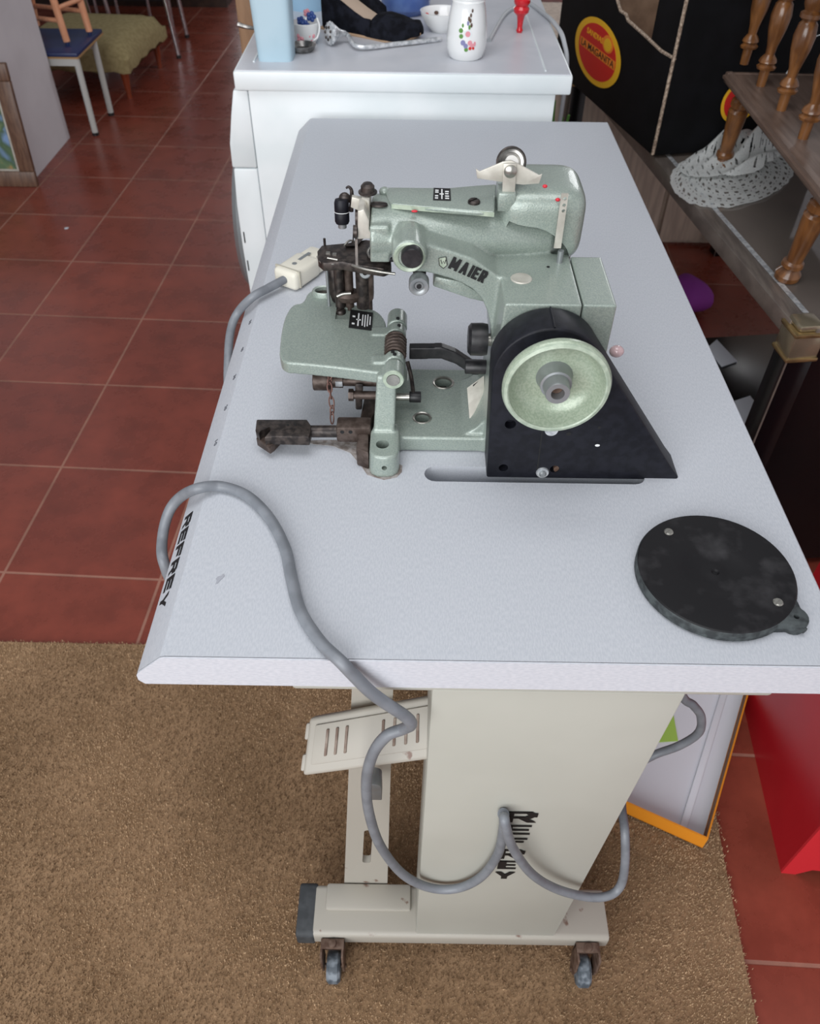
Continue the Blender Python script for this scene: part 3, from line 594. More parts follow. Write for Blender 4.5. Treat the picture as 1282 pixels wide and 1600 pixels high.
# ---- black lever from the hinge to the column
b = BM()
lp = [at(u, v, y=.345) for u, v in ((640, 549), (690, 548), (712, 556), (738, 573), (762, 574))]
for i in range(len(lp)-1):
    a_, c_ = lp[i], lp[i+1]; hexa(b, [a_+Vector((0, -.005, -.007)), a_+Vector((0, .005, -.007)), a_+Vector((0, .005, .007)), a_+Vector((0, -.005, .007))], [c_+Vector((0, -.005, -.007)), c_+Vector((0, .005, -.007)), c_+Vector((0, .005, .007)), c_+Vector((0, -.005, .007))])
obj('knee_lever', b, 'black', mc, remesh=.0011, smooth=3)
a_ = at(727, 573, y=.315); b = BM(); cyl(b, a_, a_+Vector((.032, 0, 0)), .0072); obj('lever_bush', b, 'black', mc, bevel=.001)
a_ = at(731, 530, y=.305); b = BM(); lathe(b, [(0, 0), (.0125, .0004), (.0155, .003), (.0158, .014), (.0148, .019), (0, .019)], a_, (1, 0, 0), 48); kn = obj('adjusting_knob', b, 'black', mc)
b = BM(); cyl(b, a_+Vector((.019, 0, 0)), a_+Vector((.032, 0, 0)), .006); obj('knob_stem', b, 'steel', kn)
# ---- rating plate on the curved fillet
b = BM(); rp = [at(u, v, z=.7705) for u, v in ((735, 657), (757, 645))]; rq = [at(u, v, y=.31) for u, v in ((757, 588), (731, 607))]
prism(b, [rp[0], rp[1], rq[0], rq[1]], (-.0006, 0, .0006)); obj('rating_plate', b, 'cream_steel', mc, label='small cream rating plate')
b = BM(); q4 = [rp[0], rp[1], rq[0], rq[1]]; qq = lambda s, t: q4[0]*(1-s)*(1-t)+q4[1]*s*(1-t)+q4[2]*s*t+q4[3]*(1-s)*t+Vector((-.0008, 0, .0008))
prism(b, [qq(.38, .06), qq(.85, .06), qq(.85, .94), qq(.38, .94)], (-.0003, 0, .0003)); obj('rating_panel', b, 'ink', mc)
# ---- jaw bar lying in front of the foot, chuck, chain, linkage
zb = .769
def bar(name, u0, u1, v, y0, z0, r, m, box_=False, parent=mc, bev=.0012):
    a_, c_ = at(u0, v, z=z0), at(u1, v, z=z0); b = BM()
    if box_: box(b, a_.x, c_.x, a_.y-r, a_.y+r, z0-r, z0+r)
    else: cyl(b, a_, Vector((c_.x, a_.y, a_.z)), r)
    return obj(name, b, m, parent, bevel=bev)
jp = [at(u, v, z=.776) for u, v in ((399, 672), (401, 655), (480, 655), (486, 664), (486, 672), (483, 683), (436, 682), (428, 682), (413, 684))]
b = BM(); prism(b, jp, (0, 0, -.011)); cut = BM(); hp = [at(u, v, z=.78) for u, v in ((398, 680), (407, 668), (421, 662), (423, 667), (412, 680))]; prism(cut, hp, (0, 0, -.03))
jaw = obj('clamp_jaw', b, 'dark', mc, bevel=.0012, cut=cut)
b = BM(); prism(b, [at(u, v, z=.767) for u, v in ((400, 684), (418, 675), (440, 680), (428, 693), (421, 698))], (0, 0, -.010)); obj('jaw_tooth', b, 'brown_steel', jaw, bevel=.001)
for u in (450, 462):
    p = at(u, 664, z=.7762); b = BM(); cyl(b, p-Vector((0, 0, .001)), p+Vector((0, 0, .0002)), .0014); obj('jaw_pinhole', b, 'ink', jaw)
a_, c_ = at(480, 674, z=.768), at(532, 674, z=.768); b = BM(); cyl(b, a_, c_, .0062); obj('jaw_shaft', b, 'dark', mc)
a_ = at(527, 671, z=.769); b = BM(); box(b, a_.x, .156, a_.y-.010, a_.y+.009, .760, .779); ch = obj('shaft_block', b, 'brown_steel', mc, bevel=.0025)
for u in (535, 548):
    p = at(u, 675, y=a_.y-.010); b = BM(); cyl(b, p-Vector((0, .0003, 0)), p+Vector((0, .003, 0)), .002); obj('grub_hole', b, 'ink', ch)
b = BM(); prism(b, [at(u, v, z=.7505) for u, v in ((558, 727), (577, 734), (577, 690), (600, 640), (572, 640), (562, 690))], (0, 0, .022)); obj('side_bracket', b, 'brown_steel', mc, bevel=.0015)
yc = .305
a_, c_ = at(490, 594, y=yc), at(521, 594, y=yc); b = BM(); lathe(b, [(0, 0), (.0096, 0), (.0103, .001), (.0103, .0165), (.0096, .018), (0, .018)], a_, (1, 0, 0), 36); obj('depth_collar', b, 'brown_steel', mc)
b = BM(); cyl(b, a_+Vector((.018, 0, 0)), a_+Vector((.030, 0, 0)), .0074); cyl(b, a_+Vector((.030, 0, 0)), a_+Vector((.066, 0, 0)), .0055); dp = obj('depth_dial', b, 'brown_steel', mc)
b = BM(); box(b, a_.x+.023, a_.x+.030, a_.y-.0076, a_.y-.0070, a_.z-.002, a_.z+.004); obj('dial_scale', b, 'pale_silver', dp)
b = BM(); hexa(b, [at(u, v, y=.29) for u, v in ((555, 600), (568, 600), (566, 640), (556, 640))], [at(u, v, y=.305) for u, v in ((555, 600), (568, 600), (566, 640), (556, 640))]); obj('link_arm', b, 'dark', mc, bevel=.0015)
a_ = at(545, 617, y=.288); b = BM(); lathe(b, [(0, 0), (.0062, 0), (.0062, .005), (0, .005)], a_, (1, 0, 0), 6); cyl(b, a_, a_+Vector((.045, 0, 0)), .0042); obj('link_bolt', b, 'brown_steel', mc)
a_ = at(596, 620, y=.30); e_ = at(640, 620, y=.30); b = BM(); cyl(b, a_, e_, .0038); obj('cross_rod', b, 'steel', mc)
b = BM(); cyl(b, e_, e_+Vector((.012, 0, 0)), .0058, seg=24); obj('rod_end', b, 'black', mc, bevel=.0008)
b = BM(); tube(b, [at(637, 565, y=.33), at(643, 590, y=.318), e_+Vector((.004, 0, .004))], .0022); obj('link_rod', b, 'dark', mc)
def chain():
    P = smooth_path([at(516, 583, y=.294), at(515, 605, y=.288), at(519, 632, y=.284), at(519, 660, y=.28)], 8); n = 7
    pts = [P[int(i*(len(P)-1)/n)] for i in range(n+1)]
    first = None
    for i in range(n):
        a_, c_ = pts[i], pts[i+1]; d = c_-a_; L2 = d.length*.68; T = Matrix.Translation((a_+c_)/2) @ frame_to(d) @ Matrix.Rotation(i*PI/2+.5, 4, 'Z')
        b = BM(); ring = [T @ Vector((.0026*math.cos(t), 0, L2*math.sin(t))) for t in np.linspace(0, 2*PI, 17)[:-1]]; tube(b, ring, .0008, smooth=False, closed=True, seg=6)
        obj('chain_link', b, mat('rusty_chain_%d' % i, (118, 88, 80), .6, .4) if i == 0 else bpy.data.materials['rusty_chain_0'], mc)
chain()
# oily lint round the foot
b = BM(); lint = [at(u, v, z=TT+.0001) for u, v in ((470, 690), (500, 688), (560, 688), (600, 700), (622, 724), (629, 728), (628, 738), (620, 746), (600, 750), (574, 742), (566, 730), (548, 708), (520, 697), (490, 694))]
prism(b, lint, (0, 0, .0004)); obj('lint_stain', b, 'crust', tab)
# ---- sewing head: feed carriage, posts, needle, tension knob
zc = .898
b = BM(); carr = [at(u, v, z=zc) for u, v in ((496, 392), (503, 383), (545, 379), (572, 374), (610, 380), (612, 415), (600, 420), (560, 414), (535, 409), (505, 411), (497, 404))]
prism(b, carr, (0, 0, -.009)); car = obj('feed_carriage', b, 'dark', mc, bevel=.0012)
b = BM(); tube(b, [at(u, v, z=zc-.002) for u, v in ((497, 401), (503, 410), (520, 412), (534, 409), (545, 412), (565, 419), (590, 424), (618, 428))], .0014); obj('guide_wire', b, 'steel', car)
for (u, v) in ((513, 396), (523, 398)):
    p = at(u, v, z=zc); b = BM(); box(b, p.x-.002, p.x+.002, p.y-.002, p.y+.002, zc-.001, zc+.0012); obj('feed_tooth', b, 'steel', car)
b = BM(); p, q = at(512, 403, z=zc+.0008), at(528, 406, z=zc+.0008); tube(b, [p, q], .001, smooth=False, seg=8); obj('feed_edge', b, 'steel', car)
b = BM(); p, q = at(538, 384, z=zc+.003), at(554, 377, z=zc+.003); tube(b, [p, (p+q)/2+Vector((0, .002, .002)), q], .001); obj('thread_guide', b, 'steel', car)
p = at(588, 395, z=zc+.003); b = BM(); prism(b, [at(u, v, z=zc+.001) for u, v in ((574, 396), (577, 386), (586, 383), (612, 383), (616, 410), (596, 410), (580, 406))], (0, 0, .004)); lk = obj('looper_link', b, 'black', car, bevel=.001)
screw('looper_screw', lk, at(588, 396, z=zc+.005), (0, 0, 1), .0048, .0025, 'dark')
b = BM(); tube(b, [at(u, v, z=zc+.005) for u, v in ((578, 402), (575, 394), (579, 387), (590, 384), (604, 384))], .0011); obj('link_rim', b, 'steel', lk)
b = BM(); p = at(508, 386, z=zc-.002); cyl(b, p, p+Vector((0, 0, .009)), .0013); obj('stop_pin', b, 'dark', car)
b = BM(); hexa(b, [at(u, v, z=zc-.001) for u, v in ((540, 384), (560, 372), (570, 371), (558, 384))], [at(u, v, z=zc+.003) for u, v in ((540, 384), (560, 372), (570, 371), (558, 384))]); obj('looper_arm', b, 'dark', car)
b = BM(); p = at(553, 352, y=.34); q = at(552, 378, y=.36); tube(b, [p, q], .0006, smooth=False, seg=6); obj('thread_wire', b, 'dark', mc)
b = BM(); p, q = at(557, 373, y=.335), at(558, 414, y=.335); hexa(b, [p+Vector((-.0012, -.0012, 0)), p+Vector((.0012, -.0012, 0)), p+Vector((.0012, .0012, 0)), p+Vector((-.0012, .0012, 0))][::-1], [q+Vector((-.0012, -.0012, 0)), q+Vector((.0012, -.0012, 0)), q+Vector((.0012, .0012, 0)), q+Vector((-.0012, .0012, 0))][::-1]); obj('needle_bar', b, 'steel', mc)
# posts between the carriage and the cloth plate
for (u, v, r, m_) in ((512, 440, .0016, 'grey_alu'), (530, 432, .0055, 'dark'), (545, 430, .0045, 'brown_steel'), (567, 432, .0075, 'dark'), (575, 445, .0045, 'brown_steel')):
    p = at(u, v, y=.392); b = BM(); cyl(b, Vector((p.x, p.y, .826)), Vector((p.x, p.y, zc-.008)), r, seg=20); obj('support_post', b, m_, mc)
b = BM(); prism(b, chaikin([at(u, v, y=.398) for u, v in ((507, 416), (548, 416), (550, 478), (522, 478), (512, 452))], 1), (0, .012, 0)); obj('feed_bracket', b, 'dark', mc, bevel=.0015)
b = BM(); prism(b, [at(u, v, y=.388) for u, v in ((556, 418), (583, 416), (584, 470), (560, 474))], (0, .016, 0)); obj('looper_housing', b, 'brown_steel', mc, bevel=.002)
p = at(545, 460, z=.846); b = BM(); lathe(b, [(0, -.006), (.010, -.006), (.012, 0), (.009, .004), (0, .005)], p, (0, 0, 1), 32, (1.2, .8)); obj('feed_cam', b, 'brown_steel', mc)
b = BM(); tube(b, [at(527, 463, z=.848), at(537, 459, z=.851), at(549, 458, z=.852)], .0018); obj('cam_lever', b, 'steel', mc)
p = at(571, 427, z=.886); b = BM(); lathe(b, [(.0026, .002), (.0026, .0035), (.0052, .0035), (.0055, 0), (.0026, -.001)], p, (0, -.8, .6), 28); obj('pivot_nut', b, 'grey_alu', mc)
# head plate and tension parts on the arm's left end
b = BM(); prism(b, [at(u, v, y=.318) for u, v in ((559, 330), (569, 327), (577, 345), (577, 360), (586, 373), (559, 374))], (0, .05, 0)); obj('face_plate', b, 'cream_steel', mc, bevel=.001)
p = at(555, 362, y=.32); b = BM(); lathe(b, [(0, 0), (.0052, .0006), (.0058, .002), (.0058, .004), (0, .004)], p+Vector((-.002, 0, 0)), (1, 0, 0), 24); obj('face_screw', b, 'dark', mc)
p = at(535, 352, y=.35); q = at(535, 315, y=.35); b = BM(); hgt = (q-p).length
lathe(b, [(0, 0), (.0058, .0008), (.0068, .003), (.0068, hgt*.47), (.0064, hgt*.5), (.0068, hgt*.53), (.0068, hgt-.003), (.0058, hgt), (0, hgt)], p+Vector((0, .002, 0)), (0, .15, 1), 36); tk = obj('tension_knob', b, 'guard', mc)
b = BM(); m_ = p+Vector((0, .002+.15*hgt*.5, hgt*.5)); lathe(b, [(.0067, -.0003), (.00695, 0), (.0067, .0003)], m_, (0, .15, 1), 36); obj('knob_line', b, 'white_ink', tk, label='thin white line')
b = BM(); cyl(b, p+Vector((0, .002, -.003)), p+Vector((0, .002, .002)), .004); obj('knob_foot', b, 'grey_alu', tk)
p = at(539, 310, y=.36); b = BM(); ball(b, p, .0055, (1, .8, 1)); obj('tension_post', b, 'dark', mc)
b = BM(); tube(b, [at(u, v, y=.36) for u, v in ((549, 330), (550, 305), (549, 296), (545, 292), (541, 294))], lambda t: .0022*(1-.6*t)); obj('thread_hook', b, 'dark', mc)
b = BM(); prism(b, [at(u, v, y=.345) for u, v in ((550, 308), (563, 311), (560, 329), (548, 324))], (0, .006, 0)); obj('bracket_plate', b, 'cream_steel', mc, bevel=.0006)
b = BM(); p = at(556, 340, y=.35); cyl(b, p, p+Vector((.006, 0, .0)), .0085, seg=24); obj('disc_stack', b, 'dark', mc)
p = at(575, 301, z=.973); b = BM(); lathe(b, [(0, 0), (.0085, 0), (.0085, .0012), (.0062, .0018), (.0062, .006), (.004, .0085), (0, .009)], p, (0, 0, 1), 32); obj('cap_screw', b, 'dark', mc)
b = BM(); prism(b, [at(u, v, z=.972) for u, v in ((565, 308), (572, 300), (580, 300), (577, 314))], (0, 0, -.02)); obj('cap_bracket', b, 'cream_steel', mc, bevel=.0008)
p = at(592, 319, z=.9645); b = BM(); lathe(b, [(0, 0), (.0066, .0), (.0078, .0006), (.0084, -.001)], p, (0, 0, 1), 32, (1, .55)); obj('oil_cup', b, 'dark', mc)
# ---- thread stand on top of the arm, strip guide on the column
b = BM(); fb = [at(u, v, y=.342) for u, v in ((777, 331), (804, 331), (807, 303), (780, 302))]; prism(b, fb, (0, .022, 0)); obj('stand_block', b, 'green', mc, bevel=.0012)
b = BM(); prism(b, [at(u, v, y=.346) for u, v in ((785, 303), (805, 303), (808, 256), (787, 256))], (0, .0022, 0)); strip = obj('stand_strip', b, 'cream_steel', mc, bevel=.0006)
b = BM(); prism(b, [at(u, v, y=.3485) for u, v in ((746, 279), (744, 264), (750, 268), (786, 253), (800, 251), (812, 257), (843, 274), (848, 272), (843, 287), (818, 289), (786, 285))], (0, .0018, 0)); obj('winged_plate', b, 'cream_steel', mc, bevel=.0005)
b = BM(); p = at(798, 268, y=.346); lathe(b, [(0, .003), (.003, .0028), (.0055, .001), (.0058, 0), (0, 0)], p, (0, -1, 0), 32); obj('stand_rivet', b, 'steel', mc)
p = at(799, 254, y=.360); b = BM(); lathe(b, [(0, .004), (.006, .004), (.0085, .0015), (.0108, .002), (.0118, .0035), (.0125, .001), (.0118, -.003), (0, -.003)], p, (0, -.9, .35), 40); dd = obj('tension_disc', b, 'silver', mc)
b = BM(); ring = [p+(frame_to((0, -.9, .35)) @ Vector((.0122*math.cos(t), .0122*math.sin(t), .001))) for t in np.linspace(0, 2*PI, 49)[:-1]]; tube(b, ring, .0013, smooth=False, closed=True, seg=8); obj('disc_rim', b, 'dark', dd)
p = at(871, 396, z=.9175); yy = .331; pb = [at(u, v, y=yy-.001) for u, v in ((866, 388), (877, 388), (889, 303), (878, 303))]
b = BM(); prism(b, pb, (0, .0018, 0)); cut = BM()
for v in (310, 320, 329):
    q = at(883-(v-310)*.12, v, y=yy); cyl(cut, q-Vector((0, .01, 0)), q+Vector((0, .01, 0)), .0016, seg=20)
obj('strip_guide', b, 'cream_steel', mc, cut=cut)
b = BM(); cyl(b, (p.x, .331, .915), (p.x, .331, .929), .0028); obj('guide_foot', b, 'grey_alu', mc)
b = BM(); p = at(964, 549, y=.30); ball(b, p, .006, (1.2, 1, 1)); obj('sight_glass', b, mat('pinkish_clear_plastic', (206, 176, 178), .15, coat=.5), mc)

# ================================================================ black disc on the table
zd_ = TT+.013
dc = at(1120, 890, z=zd_); dr = .0665
D = thing('round_cover_disc', 'dusty black round cover disc with a lug, lying on the table corner', 'disc', (dc.x, dc.y, TT))
b = BM(); lathe(b, [(0, .0085), (.002, .0085), (.0035, .0098), (.008, .0092), (.014, .0085), (.026, .0118), (.034, .013), (.060, .0131), (.0652, .0128), (.0662, .0118)], (dc.x, dc.y, TT), (0, 0, 1), 72); obj('disc_face', b, 'disc', D)
b = BM(); lathe(b, [(0, 0), (.064, 0), (.0668, .002), (.0670, .010), (.0660, .0119), (.0640, .0122)], (dc.x, dc.y, TT), (0, 0, 1), 72); obj('disc_rim', b, 'disc_side', D, label='chalky grey-black rim')
lg = at(1252, 965, z=zd_); dv = Vector((lg.x-dc.x, lg.y-dc.y, 0)).normalized(); pv = Vector((-dv.y, dv.x, 0)); c0 = Vector((dc.x, dc.y, TT))
b = BM(); outl = [c0+dv*.056+pv*.026, c0+dv*.068+pv*.014] + [Vector((lg.x, lg.y, TT))-dv*.004+dv*.0112*math.cos(t)+pv*.0112*math.sin(t) for t in np.linspace(PI/2, -PI/2, 11)] + [c0+dv*.068-pv*.014, c0+dv*.056-pv*.026]
cut = BM(); cyl(cut, (lg.x-dv.x*.003, lg.y-dv.y*.003, TT+.004), (lg.x-dv.x*.003, lg.y-dv.y*.003, TT+.03), .0023)
prism(b, outl, (0, 0, .0115)); obj('lug', b, 'disc_side', D, bevel=.0012, cut=cut)
e_ = Vector((lg.x, lg.y, TT+.006))+dv*.004-pv*.003; b = BM(); cyl(b, e_, e_+dv*.004-pv*.001, .0028, seg=6); obj('lug_screw', b, 'disc_side', D)
for (u, v) in ((1045, 832), (1216, 942)): screw('face_screw', D, at(u, v, z=zd_-.0005), (0, 0, 1), .0042, .002, 'steel')

# ================================================================ cord with plug
Cd = thing('power_cord', 'grey power cord with an ivory plug, looped over the sewing table', 'power cord', (.0, .3, 0))
r_ = .0053; zt = TT+r_+.0004
pl0 = at(446, 436, z=TT+.014)
path = [pl0, at(420, 450, z=TT+.012), at(395, 464, z=TT+.010), at(372, 488, x=-.028), at(361, 515, x=-.036), at(357, 555, x=-.034), (-.03, .43, .68), (-.012, .34, .63), (-.02, .22, .62), (-.035, .15, .66), at(256, 878, x=-.040), at(254, 840, x=-.046), at(264, 800, x=-.040), at(283, 776, x=-.026), at(310, 763, z=zt+.004), at(345, 760, z=zt), at(385, 774, z=zt), at(420, 808, z=zt), at(445, 855, z=zt), at(456, 905, z=zt), at(470, 955, z=zt), at(500, 1002, z=zt), at(532, 1033, z=zt+.001), at(552, 1054, y=-.0085), at(578, 1080, y=-.012), at(605, 1100, y=-.013), at(632, 1118, y=-.013), at(643, 1131, y=-.011), at(630, 1139, y=-.006), at(604, 1150, y=-.008), at(583, 1178, y=-.009), at(573, 1220, y=-.0095), at(577, 1270, y=-.0095), at(595, 1322, y=-.0085), at(630, 1366, y=-.0075), at(672, 1387, y=-.0065), at(715, 1388, y=-.0065), at(752, 1370, y=-.0065), at(778, 1335, y=-.0065), at(787, 1295, y=-.0075), at(788, 1277, y=-.010), at(791, 1293, y=-.016), at(802, 1325, y=-.0175), at(830, 1364, y=-.0165), at(868, 1388, y=-.014), at(915, 1401, y=-.0115), at(950, 1400, y=-.0085), at(970, 1384, y=.0), at(977, 1350, y=.01), at(977, 1300, y=.03), at(972, 1250, y=.07), at(985, 1205, y=.12), at(1020, 1181, y=.14), at(1062, 1165, y=.14), at(1092, 1145, y=.14), at(1096, 1120, y=.14), at(1084, 1102, y=.14), at(1066, 1084, y=.14), (.47, .14, .60), (.46, .16, .70)]
b = BM(); tube(b, path, r_, n=8, seg=12); obj('cable', b, 'cord', Cd, ang=60)
ax = (at(505, 396, z=TT+.014)-pl0); ax.z = 0; ax.normalize(); sd = Vector((-ax.y, ax.x, 0))
def obox(b, c, L0, L1, w, h0, h1):
    return hexa(b, [c+ax*L0-sd*w+Vector((0, 0, h0)), c+ax*L1-sd*w+Vector((0, 0, h0)), c+ax*L1+sd*w+Vector((0, 0, h0)), c+ax*L0+sd*w+Vector((0, 0, h0))], [c+ax*L0-sd*w+Vector((0, 0, h1)), c+ax*L1-sd*w+Vector((0, 0, h1)), c+ax*L1+sd*w+Vector((0, 0, h1)), c+ax*L0+sd*w+Vector((0, 0, h1))])
g0 = Vector((pl0.x, pl0.y, TT))
b = BM(); obox(b, g0, -.002, .052, .0185, .001, .026); plg = obj('plug_body', b, 'plug', Cd, bevel=.006, seg=3, label='ivory plug')
b = BM(); obox(b, g0, .006, .0085, .0195, .004, .0263); obj('plug_groove_shadow', b, mat('plug_shadow_line', (176, 172, 158), .5), plg)
b = BM(); obox(b, g0, .048, .078, .0165, .002, .0235); obj('plug_front', b, 'plug', plg, bevel=.004)
b = BM(); c = g0+ax*.021+Vector((0, 0, .026)); cyl(b, c, c+Vector((0, 0, .0006)), .0032); obj('plug_screw', b, 'grey_alu', plg)
b = BM(); obox(b, g0+sd*.001, .032, .055, .0022, .0255, .0266); obj('earth_clip', b, 'grey_alu', plg)

# ================================================================ washing machine
WZ_ = .82; WX0, WX1, WY = -.1375, .479, 1.2145
wm = thing('washing_machine', 'white front-loading washing machine behind the sewing table', 'washing machine', (.17, 1.5, 0))
zl = at(363, 142, y=WY).z
b = BM(); box(b, WX0, WX1, WY, 1.80, zl, WZ_-.0015); lid = obj('lid', b, 'white', wm, bevel=.004)
b = BM(); box(b, WX0+.005, WX1-.005, WY+.004, 1.796, WZ_-.0022, WZ_); obj('lid_surface', b, 'white_top', lid)
for (x0, x1, y0, y1) in ((WX0+.03, WX0+.033, WY+.05, 1.76), (WX1-.05, WX1-.047, WY+.02, 1.76)):
    b = BM(); box(b, x0, x1, y0, y1, WZ_, WZ_+.002); obj('lid_rib', b, 'white', lid)
yb_ = WY+.01
sx = at(389, 160, y=yb_).x
b = BM(); box(b, sx+.001, at(866, 170, y=yb_).x, yb_, 1.79, .01, zl); obj('side_panel', b, 'white', wm, bevel=.002)
fo = [at(u, v, y=yb_) for u, v in ((364, 141), (361, 180), (359, 225), (363, 262))]
lo = [at(365, 262, y=yb_), at(370, 320, y=yb_), at(379, 385, y=yb_), at(390, 450, y=yb_)]
b = BM(); prism(b, [Vector((sx, yb_, fo[0].z))] + fo + [Vector((sx, yb_, fo[-1].z))], (0, .56, 0)); fas = obj('control_fascia', b, 'white', wm, bevel=.003)
b = BM(); prism(b, [Vector((sx, yb_, lo[0].z-.002))] + [p-Vector((0, 0, .002)) for p in lo] + [Vector((lo[-1].x+.005, yb_, .03)), Vector((sx, yb_, .03))], (0, .56, 0)); frt = obj('front_panel', b, 'white', wm, bevel=.003)
for (u, v) in ((382, 371), (388, 415)):
    p = at(u, v, y=yb_-.0005); b = BM(); box(b, p.x-.0012, p.x+.0012, yb_-.001, yb_+.002, p.z-.012, p.z+.012); obj('side_slot', b, 'ink', frt)
b = BM(); lathe(b, [(.12, 0), (.16, 0), (.17, .02), (.16, .03), (.13, .03), (.12, .01)], (lo[2].x-.012, 1.5, .42), (-1, 0, 0)); obj('door_ring', b, 'grey_alu', frt)

# ---------------------------------------------------------------- things on the washing machine
def on(u, v): return at(u, v, z=WZ_)
p = on(430, 97); px_ = .0345
b = BM(); 
def rsq(x, y, z, hx, hy, n=24, e=.35): return [Vector((x+hx*math.copysign(abs(math.cos(t))**e, math.cos(t)), y+hy*math.copysign(abs(math.sin(t))**e, math.sin(t)), z)) for t in np.linspace(0, 2*PI, n+1)[:-1]]
hexa(b, rsq(p.x, p.y+.032, WZ_, .0325, .032), rsq(p.x-.002, p.y+.034, WZ_+.20, .040, .036))
tag(obj('plastic_bottle', b, 'blue_plastic', ang=50), 'tall pale blue plastic bottle at the left corner of the washing machine lid', 'bottle')
p = at(470, 30, z=WZ_); b = BM(); lathe(b, [(0, 0), (.045, 0), (.05, .03), (.05, .10), (.046, .10), (.045, .02), (0, .01)], (p.x+.008, p.y+.10, WZ_), (0, 0, 1)); tag(obj('plastic_tub', b, mat('blue_tub', (150, 186, 212), .4)), 'pale blue tub behind the tall blue bottle and the ornament', 'tub')
# ceramic flower ornament
p = on(480, 66); O = thing('ceramic_ornament', 'small white ceramic ornament with pink and blue flowers beside the blue bottle', 'ornament', (p.x, p.y, WZ_))
b = BM(); lathe(b, [(0, 0), (.018, 0), (.024, .01), (.028, .035), (.026, .036), (.02, .012), (0, .006)], (p.x, p.y, WZ_), (0, 0, 1), 40); obj('bowl', b, 'porcelain', O)
for (dx, dy, dz, m_, r) in ((-.006, -.02, .012, 'pink', .011), (.008, -.018, .016, 'pink', .010), (.0, -.012, .032, 'blue', .009), (-.008, -.006, .038, 'blue', .008), (.012, -.004, .045, 'blue', .009), (.004, 0, .05, 'pink', .007)):
    b = BM()
    for k in range(5):
        t = k*2*PI/5; ball(b, (p.x+dx+.6*r*math.cos(t), p.y+dy, WZ_+dz+.6*r*math.sin(t)), r*.5, (1, .6, 1), 10)
    ball(b, (p.x+dx, p.y+dy-.002, WZ_+dz), r*.4, seg=10); obj('flower', b, m_, O)
b = BM(); tube(b, [(p.x+.024, p.y-.012, WZ_+.045), (p.x+.028, p.y-.014, WZ_+.03), (p.x+.022, p.y-.016, WZ_+.012), (p.x+.008, p.y-.018, WZ_+.006)], .002); obj('handle', b, 'porcelain', O)
p = on(474, 84); b = BM(); lathe(b, [(0, 0), (.016, 0), (.022, .004), (.026, .012), (.024, .012), (.018, .004), (0, .003)], (p.x-.002, p.y+.016, WZ_), (0, 0, 1), 40); S = obj('silver_dish', b, 'silver'); tag(S, 'small tarnished silver dish against the foot of the blue bottle', 'dish')
p = on(374, 50); b = BM(); tube(b, [at(372, 38, z=WZ_+.012), at(385, 42, z=WZ_+.008), at(404, 45, z=WZ_+.004)], lambda t: .005-.002*t, seg=10); lathe(b, [(0, 0), (.004, 0), (.004, .004), (0, .006)], at(404, 45, z=WZ_), (0, 0, 1), 12)
tag(obj('silver_spoon', b, 'silver'), 'silver spoon handle poking past the left edge of the white lid', 'spoon')
# silver finial rod
p, q, e_ = on(517, 72)+Vector((0, 0, .022)), on(552, 80)+Vector((0, 0, .012)), on(690, 66)+Vector((0, .0, .006))
H_ = thing('silver_finial_rod', 'silver rod with a pierced rosette end lying before the black shoe', 'rod', (p.x, p.y, WZ_))
b = BM(); d_ = Vector((.80, .55, -.12)).normalized(); lathe(b, [(0, -.004), (.012, -.004)] + [(.0175, -.002), (.0185, .003), (.016, .008), (.009, .018), (.006, .026), (.0045, .034)], p, d_, 48); ro = obj('rosette', b, 'pale_silver', H_)
for k in range(7):
    t = k*2*PI/7; cpt = p+frame_to(d_) @ Vector((.0105*math.cos(t), .0105*math.sin(t), -.0042)); b = BM(); ball(b, cpt, .0028, seg=10); obj('pierced_hole', b, 'dark', ro)
b = BM()
for k in range(14):
    t = k*2*PI/14; ball(b, p+frame_to(d_) @ Vector((.0178*math.cos(t), .0178*math.sin(t), .001)), .0028, seg=8)
obj('beaded_edge', b, 'pale_silver', ro)
b = BM(); tube(b, [p+d_*.028, p+d_*.04+Vector((0, -.003, -.003)), q+Vector((.012, 0, -.004)), (q+e_)/2+Vector((0, -.004, -.003)), e_], .0042); obj('rod', b, 'pale_silver', H_)
